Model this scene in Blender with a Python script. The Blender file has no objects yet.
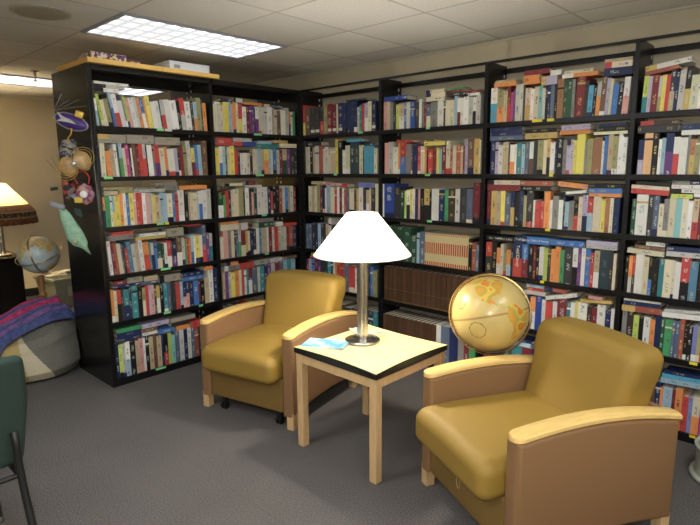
import bpy, bmesh, math, random
from mathutils import Vector, Matrix
C = bpy.context.scene.collection
PI = math.pi
rnd = random.Random(11)

# ------------------------------------------------------------------ helpers
def link(o, parent=None):
    C.objects.link(o)
    if parent: o.parent = parent
    return o
def tag(o, label=None, cat=None, group=None, kind=None):
    if label: o['label'] = label
    if cat: o['category'] = cat
    if group: o['group'] = group
    if kind: o['kind'] = kind
    return o
def empty(name, loc=(0,0,0), rz=0.0):
    o = bpy.data.objects.new(name, None); o.empty_display_size = .1
    o.location = loc; o.rotation_euler = (0,0,rz)
    return link(o)
def obj(name, bm, m, parent=None, smooth=False, loc=None, rot=None):
    me = bpy.data.meshes.new(name)
    bmesh.ops.recalc_face_normals(bm, faces=bm.faces[:])
    bm.to_mesh(me); bm.free()
    for mm in (m if isinstance(m, (list,tuple)) else [m]): me.materials.append(mm)
    if smooth:
        for p in me.polygons: p.use_smooth = True
        if smooth != 'all':
            me.set_sharp_from_angle(angle=math.radians(38))
    o = bpy.data.objects.new(name, me)
    if loc: o.location = loc
    if rot: o.rotation_euler = rot
    return link(o, parent)
def B(): return bmesh.new()
def box(bm, x0,x1,y0,y1,z0,z1, mi=0):
    v = [bm.verts.new((x,y,z)) for z in (z0,z1) for y in (y0,y1) for x in (x0,x1)]
    fs = []
    for f in ((0,2,3,1),(4,5,7,6),(0,1,5,4),(2,6,7,3),(0,4,6,2),(1,3,7,5)):
        q = bm.faces.new([v[i] for i in f]); q.material_index = mi; fs.append(q)
    return v, fs
def bevel(bm, w, seg=2):
    bmesh.ops.bevel(bm, geom=bm.edges[:], offset=w, segments=seg, affect='EDGES', profile=.5)
def bbox(x0,x1,y0,y1,z0,z1,w=.004,seg=2):
    bm = B(); box(bm,x0,x1,y0,y1,z0,z1); bevel(bm,w,seg); return bm
def prism(bm, pts, fn, d0, d1, mi=0):
    """pts: 2D outline; fn(u,v,d)->xyz"""
    a = [bm.verts.new(fn(u,v,d0)) for u,v in pts]; b = [bm.verts.new(fn(u,v,d1)) for u,v in pts]
    n = len(pts)
    f = [bm.faces.new(a), bm.faces.new(b[::-1])]
    for i in range(n): f.append(bm.faces.new((a[i],b[i],b[(i+1)%n],a[(i+1)%n])))
    for q in f: q.material_index = mi
    return a,b
def lathe(bm, prof, c=(0,0,0), seg=40, cap=True, mi=0):
    rings = []
    for r,z in prof:
        rings.append([bm.verts.new((c[0]+r*math.cos(2*PI*i/seg), c[1]+r*math.sin(2*PI*i/seg), c[2]+z)) for i in range(seg)])
    for a,b in zip(rings, rings[1:]):
        for i in range(seg):
            bm.faces.new((a[i],a[(i+1)%seg],b[(i+1)%seg],b[i])).material_index = mi
    if cap:
        for rg in (rings[0], rings[-1]):
            try: bm.faces.new(rg).material_index = mi
            except ValueError: pass
def tube(bm, pts, r, seg=10, closed=False, mi=0, cap=True):
    pts = [Vector(p) for p in pts]; n = len(pts); rings = []
    up = None
    for i,p in enumerate(pts):
        a = pts[(i-1)%n] if (closed or i>0) else p
        b = pts[(i+1)%n] if (closed or i<n-1) else p
        t = (b-a).normalized()
        if up is None:
            up = Vector((0,0,1)) if abs(t.z)<.9 else Vector((1,0,0))
        s = t.cross(up).normalized(); up = s.cross(t).normalized()
        rr = r[i] if isinstance(r,(list,tuple)) else r
        rings.append([bm.verts.new(p + rr*(math.cos(2*PI*k/seg)*s + math.sin(2*PI*k/seg)*up)) for k in range(seg)])
    pairs = list(zip(rings, rings[1:])) + ([(rings[-1], rings[0])] if closed else [])
    for a,b in pairs:
        for k in range(seg):
            bm.faces.new((a[k],a[(k+1)%seg],b[(k+1)%seg],b[k])).material_index = mi
    if not closed and cap:
        bm.faces.new(rings[0]).material_index = mi; bm.faces.new(rings[-1]).material_index = mi
def smoothpath(pts, n=8):
    """Catmull-Rom"""
    P = [Vector(p) for p in pts]; out = []
    for i in range(len(P)-1):
        p0 = P[max(i-1,0)]; p1 = P[i]; p2 = P[i+1]; p3 = P[min(i+2,len(P)-1)]
        for k in range(n):
            t = k/n
            out.append(.5*((2*p1)+(-p0+p2)*t+(2*p0-5*p1+4*p2-p3)*t*t+(-p0+3*p1-3*p2+p3)*t**3))
    out.append(P[-1]); return out
def rbox(bm, hx,hy,hz, r, seg=5, inner=4, deform=None):
    """rounded box centred on the origin, deform(v)->v"""
    def coords(h):
        a = [-h + r*k/seg for k in range(seg)]; m = h-r
        mid = [-m + 2*m*k/inner for k in range(inner+1)]
        return a + mid + [-q for q in a[::-1]]
    cx,cy,cz = coords(hx),coords(hy),coords(hz)
    cache = {}
    def vert(x,y,z):
        key = (round(x,5),round(y,5),round(z,5))
        if key in cache: return cache[key]
        p = Vector((x,y,z)); q = Vector((max(-hx+r,min(hx-r,x)),max(-hy+r,min(hy-r,y)),max(-hz+r,min(hz-r,z))))
        d = p-q
        if d.length>1e-9: p = q + d.normalized()*r
        if deform: p = Vector(deform(p))
        cache[key] = bm.verts.new(p); return cache[key]
    def face(A,Bc,f):
        for i in range(len(A)-1):
            for j in range(len(Bc)-1):
                vs = [f(A[i],Bc[j]),f(A[i+1],Bc[j]),f(A[i+1],Bc[j+1]),f(A[i],Bc[j+1])]
                try: bm.faces.new(vs)
                except ValueError: pass
    for s in (-1,1):
        face(cx,cy,lambda a,b: vert(a,b,s*hz)); face(cx,cz,lambda a,b: vert(a,s*hy,b)); face(cy,cz,lambda a,b: vert(s*hx,a,b))

# ------------------------------------------------------------------ materials
def mat(name, col, rough=.6, metal=0, noise=0, nscale=40, bump=0, bscale=200, spec=None, stretch=None, col2=None):
    m = bpy.data.materials.new(name); m.use_nodes = True; nt = m.node_tree; b = nt.nodes['Principled BSDF']
    b.inputs['Base Color'].default_value = (*col,1); b.inputs['Roughness'].default_value = rough; b.inputs['Metallic'].default_value = metal
    if spec is not None: b.inputs['Specular IOR Level'].default_value = spec
    tc = nt.nodes.new('ShaderNodeTexCoord'); src = tc.outputs['Object']
    if stretch:
        mp = nt.nodes.new('ShaderNodeMapping'); mp.inputs['Scale'].default_value = stretch
        nt.links.new(src, mp.inputs[0]); src = mp.outputs[0]
    if noise or col2:
        n = nt.nodes.new('ShaderNodeTexNoise'); n.inputs['Scale'].default_value = nscale; n.inputs['Detail'].default_value = 4
        nt.links.new(src, n.inputs['Vector'])
        r = nt.nodes.new('ShaderNodeValToRGB'); k = noise
        r.color_ramp.elements[0].position = .3; r.color_ramp.elements[1].position = .7
        c2 = col2 or tuple(min(1,c*(1+k)) for c in col)
        r.color_ramp.elements[0].color = (*[c*(1-k) for c in col],1) if not col2 else (*col,1)
        r.color_ramp.elements[1].color = (*c2,1)
        nt.links.new(n.outputs['Fac'], r.inputs[0]); nt.links.new(r.outputs[0], b.inputs['Base Color'])
    if bump:
        n2 = nt.nodes.new('ShaderNodeTexNoise'); n2.inputs['Scale'].default_value = bscale; n2.inputs['Detail'].default_value = 2
        nt.links.new(src, n2.inputs['Vector'])
        bp = nt.nodes.new('ShaderNodeBump'); bp.inputs['Strength'].default_value = bump; bp.inputs['Distance'].default_value = .002
        nt.links.new(n2.outputs['Fac'], bp.inputs['Height']); nt.links.new(bp.outputs[0], b.inputs['Normal'])
    return m
def emis(name, col, s):
    m = bpy.data.materials.new(name); m.use_nodes = True; nt = m.node_tree
    b = nt.nodes['Principled BSDF']; b.inputs['Base Color'].default_value = (*col,1)
    b.inputs['Emission Color'].default_value = (*col,1); b.inputs['Emission Strength'].default_value = s
    return m
M = {}
M['steel_black'] = mat('black painted steel', (.006,.006,.007), .32, noise=.15, nscale=8)
M['panel_black'] = mat('black laminate', (.008,.0075,.007), .22, noise=.2, nscale=5)
M['slot'] = mat('painted slot backlight', (.78,.78,.76), .5)  # light showing through the post holes, painted as a pale colour
M['slot_dark'] = mat('dark slot', (.03,.03,.033), .5)
M['maple'] = mat('maple wood', (.80,.55,.19), .36, nscale=5, stretch=(14,2,14), noise=.1, bump=.05, bscale=60)
M['maple_leg'] = mat('maple wood leg', (.62,.41,.20), .45, nscale=5, stretch=(14,14,1.6), noise=.12)
M['maple_top'] = mat('maple laminate', (.78,.64,.31), .33, nscale=5, stretch=(2,16,4), noise=.05)
M['rubber'] = mat('black edge', (.008,.008,.007), .35)
M['board'] = mat('pine shelf board', (.80,.50,.13), .5, nscale=4, stretch=(20,1.5,20), noise=.1)
M['fabric'] = mat('mustard upholstery', (.29,.178,.028), .62, noise=.05, nscale=500, bump=.25, bscale=900)
M['fabric_side'] = mat('tan upholstery', (.245,.130,.054), .65, noise=.06, nscale=500, bump=.25, bscale=900)
M['fabric_apron'] = mat('ochre upholstery', (.205,.120,.028), .65, noise=.06, nscale=500, bump=.25, bscale=900)
M['chrome'] = mat('brushed steel', (.50,.48,.45), .25, 1, noise=.1, nscale=30, stretch=(1,1,.05))
M['brass'] = mat('brass', (.55,.38,.14), .28, 1)
M['wood_dark'] = mat('turned wood', (.30,.15,.055), .4, noise=.2, nscale=20)
M['paper'] = mat('book pages', (.66,.62,.50), .8, noise=.12, nscale=300, stretch=(1,1,1))
M['white'] = mat('white card', (.80,.80,.78), .6)
M['sticker'] = mat('white sticker', (.74,.72,.66), .6)
M['tag_g'] = mat('green shelf label', (.24,.78,.30), .5)
M['tag_y'] = mat('yellow shelf label', (.85,.72,.03), .5)
M['tag_w'] = mat('white shelf label', (.72,.76,.64), .5)
M['black_plastic'] = mat('black plastic', (.012,.012,.012), .4)
M['green_fabric'] = mat('dark green fabric', (.022,.045,.036), .8, noise=.12, nscale=400, bump=.3, bscale=700)
M['bin'] = mat('grey plastic', (.42,.45,.38), .45, noise=.04, nscale=20)
M['crate'] = mat('grey plastic crate', (.30,.31,.24), .5, noise=.06, nscale=20)

# ------------------------------------------------------------------ room
def wallmat():
    return mat('painted wall', (.56,.50,.365), .75, noise=.03, nscale=3, bump=.1, bscale=300)
M['wall'] = wallmat()
def carpet():
    m = mat('carpet tiles', (.1,.1,.1), .95, bump=.9, bscale=260)
    nt = m.node_tree; b = nt.nodes['Principled BSDF']; tc = nt.nodes.new('ShaderNodeTexCoord')
    mp = nt.nodes.new('ShaderNodeMapping'); mp.inputs['Rotation'].default_value = (0,0,0); mp.inputs['Location'].default_value = (.1,.2,0)
    nt.links.new(tc.outputs['Object'], mp.inputs[0])
    br = nt.nodes.new('ShaderNodeTexBrick'); br.offset = 0; br.inputs['Scale'].default_value = 1
    br.inputs['Brick Width'].default_value = .91; br.inputs['Row Height'].default_value = .91
    br.inputs['Mortar Size'].default_value = .002; br.inputs['Mortar Smooth'].default_value = .6
    br.inputs['Color1'].default_value = (.095,.087,.082,1); br.inputs['Color2'].default_value = (.103,.094,.088,1)
    br.inputs['Mortar'].default_value = (.075,.069,.065,1)
    nt.links.new(mp.outputs[0], br.inputs['Vector'])
    n = nt.nodes.new('ShaderNodeTexNoise'); n.inputs['Scale'].default_value = 170; n.inputs['Detail'].default_value = 3
    nt.links.new(tc.outputs['Object'], n.inputs['Vector'])
    n3 = nt.nodes.new('ShaderNodeTexNoise'); n3.inputs['Scale'].default_value = 2.2; n3.inputs['Detail'].default_value = 3
    nt.links.new(tc.outputs['Object'], n3.inputs['Vector'])
    mr = nt.nodes.new('ShaderNodeMapRange'); mr.inputs[1].default_value=.3; mr.inputs[2].default_value=.7; mr.inputs[3].default_value=.3; mr.inputs[4].default_value=1.8
    nt.links.new(n.outputs['Fac'], mr.inputs[0])
    mr2 = nt.nodes.new('ShaderNodeMapRange'); mr2.inputs[1].default_value=.3; mr2.inputs[2].default_value=.7; mr2.inputs[3].default_value=.93; mr2.inputs[4].default_value=1.07
    nt.links.new(n3.outputs['Fac'], mr2.inputs[0])
    mu = nt.nodes.new('ShaderNodeMath'); mu.operation='MULTIPLY'; nt.links.new(mr.outputs[0],mu.inputs[0]); nt.links.new(mr2.outputs[0],mu.inputs[1])
    vm = nt.nodes.new('ShaderNodeVectorMath'); vm.operation='SCALE'; nt.links.new(br.outputs['Color'], vm.inputs[0]); nt.links.new(mu.outputs[0], vm.inputs['Scale'])
    nt.links.new(vm.outputs[0], b.inputs['Base Color']); return m
def ceilmat():
    m = mat('ceiling tiles', (.6,.6,.6), .9, bump=.3, bscale=120)
    nt = m.node_tree; b = nt.nodes['Principled BSDF']; tc = nt.nodes.new('ShaderNodeTexCoord')
    mp = nt.nodes.new('ShaderNodeMapping'); mp.inputs['Location'].default_value = (-.615+6.1,.65+6.1,0)
    nt.links.new(tc.outputs['Object'], mp.inputs[0])
    br = nt.nodes.new('ShaderNodeTexBrick'); br.offset = 0; br.inputs['Scale'].default_value = 1
    br.inputs['Brick Width'].default_value = .61; br.inputs['Row Height'].default_value = .61
    br.inputs['Mortar Size'].default_value = .009; br.inputs['Mortar Smooth'].default_value = .15
    br.inputs['Color1'].default_value = (.78,.76,.71,1); br.inputs['Color2'].default_value = (.64,.625,.585,1)
    br.inputs['Mortar'].default_value = (.50,.48,.43,1); br.inputs['Bias'].default_value = -.1
    nt.links.new(mp.outputs[0], br.inputs['Vector'])
    n = nt.nodes.new('ShaderNodeTexNoise'); n.inputs['Scale'].default_value = 90; n.inputs['Detail'].default_value = 3
    nt.links.new(tc.outputs['Object'], n.inputs['Vector'])
    mr = nt.nodes.new('ShaderNodeMapRange'); mr.inputs[1].default_value=.3; mr.inputs[2].default_value=.7; mr.inputs[3].default_value=.9; mr.inputs[4].default_value=1.06
    nt.links.new(n.outputs['Fac'], mr.inputs[0])
    vm = nt.nodes.new('ShaderNodeVectorMath'); vm.operation='SCALE'; nt.links.new(br.outputs['Color'], vm.inputs[0]); nt.links.new(mr.outputs[0], vm.inputs['Scale'])
    nt.links.new(vm.outputs[0], b.inputs['Base Color']); return m
X0,X1,Y0,Y1,ZC = -3.7,5.4,-6.2,.28,2.445
def struct(name, bm, m): return tag(obj(name, bm, m), kind='structure')
bm = B(); box(bm,X0-.1,X1+.1,Y0-.1,Y1+.1,-.1,0); struct('floor', bm, carpet())
bm = B(); box(bm,X0-.1,X1+.1,Y0-.1,Y1+.1,ZC,ZC+.1); struct('ceiling', bm, ceilmat())
bm = B(); box(bm,X0-.1,X1+.1,Y1,Y1+.1,0,ZC); struct('wall_back', bm, M['wall'])
bm = B(); box(bm,X0-.1,X0,Y0,Y1,0,ZC); struct('wall_left', bm, M['wall'])
bm = B(); box(bm,X1,X1+.1,Y0,Y1,0,ZC); struct('wall_right', bm, M['wall'])
bm = B(); box(bm,X0-.1,X1+.1,Y0-.1,Y0,0,ZC); struct('wall_front', bm, M['wall'])
bm = bbox(X0,X0+.012,Y0,Y1,0,.10,.002); struct('baseboard_left', bm, M['black_plastic'])
bm = bbox(X0,X0+.025,Y0,Y1,ZC-.025,ZC,.002); struct('trim_1', bm, mat('ceiling trim',(.55,.53,.48),.6))
bm = bbox(X0,X1,Y1-.018,Y1,ZC-.016,ZC,.002); struct('trim_2', bm, mat('ceiling trim back',(.55,.53,.48),.6))

# ceiling lights
def lensmat(s):
    m = bpy.data.materials.new('lit troffer lens'); m.use_nodes = True; nt = m.node_tree; b = nt.nodes['Principled BSDF']
    tc = nt.nodes.new('ShaderNodeTexCoord'); mp = nt.nodes.new('ShaderNodeMapping'); mp.inputs['Scale'].default_value = (4,12,1)
    nt.links.new(tc.outputs['UV'], mp.inputs[0])
    fr = nt.nodes.new('ShaderNodeVectorMath'); fr.operation='FRACTION'; nt.links.new(mp.outputs[0], fr.inputs[0])
    sb = nt.nodes.new('ShaderNodeVectorMath'); sb.operation='SUBTRACT'; sb.inputs[1].default_value=(.5,.5,0); nt.links.new(fr.outputs[0], sb.inputs[0])
    ab = nt.nodes.new('ShaderNodeVectorMath'); ab.operation='ABSOLUTE'; nt.links.new(sb.outputs[0], ab.inputs[0])
    sx = nt.nodes.new('ShaderNodeSeparateXYZ'); nt.links.new(ab.outputs[0], sx.inputs[0])
    mx = nt.nodes.new('ShaderNodeMath'); mx.operation='MAXIMUM'; nt.links.new(sx.outputs[0],mx.inputs[0]); nt.links.new(sx.outputs[1],mx.inputs[1])
    r = nt.nodes.new('ShaderNodeValToRGB'); e = r.color_ramp.elements
    e[0].position=0; e[0].color=(1,1,1,1); e[1].position=.5; e[1].color=(.15,.158,.168,1)
    x=e.new(.12); x.color=(.9,.92,.95,1); y=e.new(.26); y.color=(.27,.285,.30,1); v_=e.new(.38); v_.color=(.185,.195,.205,1)
    nt.links.new(mx.outputs[0], r.inputs[0]); nt.links.new(r.outputs[0], b.inputs['Emission Color'])
    b.inputs['Emission Strength'].default_value = s; b.inputs['Base Color'].default_value=(.7,.7,.7,1)
    return m
LENS = lensmat(1.28)
LENS_BRIGHT = lensmat(10.5)
M['troffer'] = mat('white enamel', (.35,.36,.42), .4)
def troffer(x0,y0,label,w=.61,l=1.22,group='ceiling light panels',lens=None):
    t = empty('ceiling_light',(x0+w/2,y0+l/2,ZC)); tag(t,label,'ceiling light',group)
    bm = B(); f=.022
    for a in ((-w/2,w/2,-l/2,-l/2+f),(-w/2,w/2,l/2-f,l/2),(-w/2,-w/2+f,-l/2+f,l/2-f),(w/2-f,w/2,-l/2+f,l/2-f)): box(bm,*a,-.012,-.0005)
    obj('frame', bm, M['troffer'], t)
    bm = B(); vs=[bm.verts.new(p) for p in ((-w/2+f,-l/2+f,-.006),(w/2-f,-l/2+f,-.006),(w/2-f,l/2-f,-.006),(-w/2+f,l/2-f,-.006))]
    # thin slab diffuser with uv
    fc = bm.faces.new(vs[::-1]); uv = bm.loops.layers.uv.new('UVMap')
    for lp in fc.loops: lp[uv].uv=((lp.vert.co.x+w/2)/w,(lp.vert.co.y+l/2)/l)
    o = obj('diffuser', bm, lens or LENS, t)
    return t
troffer(.005,-1.875,'long lit fluorescent ceiling panel above the left bookshelves')
troffer(-2.735,-2.2,'far lit ceiling panel near the sprinkler, beyond the bookshelves',l=2.1)
troffer(2.44,-4.9,'lit ceiling panel over the room behind the armchairs',lens=LENS_BRIGHT)
troffer(4.27,-3.7,'lit ceiling panel over the right side of the room',lens=LENS_BRIGHT)
troffer(.61,-5.5,'lit ceiling panel over the left side of the open room',lens=LENS_BRIGHT)
troffer(3.66,-1.9,'lit ceiling panel to the right of the armchairs',lens=LENS_BRIGHT)
troffer(1.22,-3.72,'added unseen ceiling panel brightening the left bookshelves',lens=LENS_BRIGHT)  # extra strong panel out of view, added to brighten the left run's top row
# round ceiling speaker and sprinkler
t = tag(empty('ceiling_speaker',(.29,-2.2,ZC)),'round flush dome disc in the ceiling left of the light panel','ceiling speaker')
bm = B(); lathe(bm,[(.155,-.0005),(.155,-.008),(.135,-.013),(.13,-.011)],seg=48); obj('rim',bm,mat('speaker rim',(.42,.39,.33),.6),t,True)
bm = B(); lathe(bm,[(.128,-.010),(.128,-.012),(.09,-.019),(.04,-.022),(.001,-.023)],seg=48); obj('grille',bm,mat('speaker grille',(.33,.30,.22),.7,noise=.1,nscale=200),t,True)
t = tag(empty('fire_sprinkler',(-1.76,-1.6,ZC)),'small pendant sprinkler head hanging below the ceiling by the far light','fire sprinkler')
bm = B(); lathe(bm,[(.035,-.0005),(.035,-.006),(.012,-.012),(.012,-.05)],seg=20); obj('escutcheon',bm,M['chrome'],t,True)
bm = B(); tube(bm,[(-.012,0,-.05),(-.016,0,-.07),(0,0,-.088)],.003,8); tube(bm,[(.012,0,-.05),(.016,0,-.07),(0,0,-.088)],.003,8); obj('yoke',bm,M['chrome'],t,True)
bm = B(); lathe(bm,[(.022,-.088),(.026,-.091),(.001,-.092)],seg=20); obj('deflector',bm,M['chrome'],t,True)

# ------------------------------------------------------------------ bookcases
HS = {1:1.853,2:1.5115,3:1.165,4:.8205,5:.479,6:.053}
TOP = 2.252; SB,PB = M['steel_black'],M['panel_black']
def slots_mesh(bm, axis, at, s, z0=.12, z1=2.2, step=.05, hgt=.022, w=.014):
    """one connected steel strip whose flat painted slots alternate with solid steel"""
    zs=[z0]; z=z0
    while z<z1: zs += [z+hgt, z+step]; z += step
    rows=[]
    for z in zs:
        if axis=='B': rows.append([bm.verts.new(q) for q in ((s+.0001,at-w/2,z),(s+.0014,at-w/2,z),(s+.0014,at+w/2,z),(s+.0001,at+w/2,z))])
        else: rows.append([bm.verts.new(q) for q in ((at-w/2,s-.0001,z),(at-w/2,s-.0014,z),(at+w/2,s-.0014,z),(at+w/2,s-.0001,z))])
    for k,(a,b) in enumerate(zip(rows,rows[1:])):
        for i in range(4): bm.faces.new((a[i],a[(i+1)%4],b[(i+1)%4],b[i])).material_index=k%2
    bm.faces.new(rows[0]); bm.faces.new(rows[-1])
LA = ['black steel bookcase bay at the left end, with the solid end panel','black steel bookcase bay on the left run, next to the corner']
for b in range(2):
    a0,a1 = -1.84+.92*b, -.92+.92*b
    t = tag(empty('bookcase',(-.3,(a0+a1)/2,0)),LA[b],'bookcase','black steel bookcase bays'); mc = (-.3,(a0+a1)/2,0)
    def part(name,bm,m,tt=t,c=mc):
        bmesh.ops.translate(bm,verts=bm.verts[:],vec=(-c[0],-c[1],-c[2])); return obj(name,bm,m,tt)
    if b==0:
        part('end_panel',bbox(-.62,.0,a0-.022,a0+.0,0,TOP,.002),PB)
        part('upright',bbox(-.60,-.001,a0+.0005,a0+.012,.0,TOP-.036,.001),SB)
    lo = a0+.012 if b==0 else a0+.012
    u = part('upright',bbox(-.60,0,a1-.012,a1+(.012 if b==0 else 0),0,TOP-.036,.001),SB)
    for xx,m_ in ((-.27,'slot'),(-.33,'slot'),(-.012,'slot_dark')):
        bm=B(); slots_mesh(bm,'A',xx,a1-.012); bmesh.ops.translate(bm,verts=bm.verts[:],vec=(.3,-mc[1],0)); obj('slot_strip',bm,[M[m_],SB],u)
    for k,z in HS.items():
        bm = B(); box(bm,-.275,0,lo,a1-.0125,z-.012,z); box(bm,-.012,0,lo,a1-.0125,z-.03,z-.0121)
        part('shelf',bm,SB)
        bm = B(); box(bm,-.60,-.325,lo,a1-.0125,z-.012,z); box(bm,-.60,-.588,lo,a1-.0125,z-.03,z-.0121)
        part('shelf',bm,SB)
    part('base_kick',bbox(-.6,-.004,lo,a1-.0125,0,.0225,.001),SB)
    part('top_panel',bbox(-.62,.0,a0+.0005 if b==0 else a0+.012,a1+(.0115 if b==0 else 0),TOP-.012,TOP,.001),SB)
    part('top_beam',bbox(-.012,0,lo,a1-.0125,TOP-.0355,TOP-.0125,.001),SB)
    part('top_beam',bbox(-.31,-.29,lo,a1-.0125,TOP-.075,TOP-.0125,.001),SB)
LB = ['black steel bookcase bay on the back wall, immediately right of the corner','black steel bookcase bay behind the table lamp','black steel bookcase bay behind the beige globe','black steel bookcase bay at the far right edge']
W = .93
for b in range(4):
    a0,a1 = .02+W*b, .02+W*(b+1)
    mc = ((a0+a1)/2,.14,0)
    t = tag(empty('bookcase',mc),LB[b],'bookcase','black steel bookcase bays')
    def part(name,bm,m,tt=t,c=mc):
        bmesh.ops.translate(bm,verts=bm.verts[:],vec=(-c[0],-c[1],-c[2])); return obj(name,bm,m,tt)
    us = [part('upright',bbox(a0-(.012 if b else .004),a0+.012,0,.262,0,TOP,.001),SB)]
    if b==3: us.append(part('upright',bbox(a1-.012,a1+.012,0,.262,0,TOP,.001),SB))
    for yy,m_ in ((.225,'slot'),(.012,'slot_dark')):
        bm=B(); slots_mesh(bm,'B',yy,a0+.012); bmesh.ops.translate(bm,verts=bm.verts[:],vec=(-mc[0],-mc[1],0)); obj('slot_strip',bm,[M[m_],SB],us[0])
    lo,hi = a0+.0125,a1-.0125
    for k,z in HS.items():
        bm = B(); box(bm,lo,hi,0,.255,z-.012,z); box(bm,lo,hi,0,.012,z-.03,z-.0121)
        part('shelf',bm,SB)
    part('base_kick',bbox(lo,hi,.004,.25,0,.0225,.001),SB)
    part('top_beam',bbox(lo,hi,0,.014,TOP-.016,TOP,.001),SB)
    part('top_beam',bbox(lo,hi,.24,.258,TOP-.052,TOP-.018,.001),SB)
# filler column where the two runs meet
bm = bbox(-.6,.0155,.0005,.262,0,TOP,.002)
tag(obj('corner_filler',bm,SB),'black steel column filling the corner between both bookshelf runs','corner filler')
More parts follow.
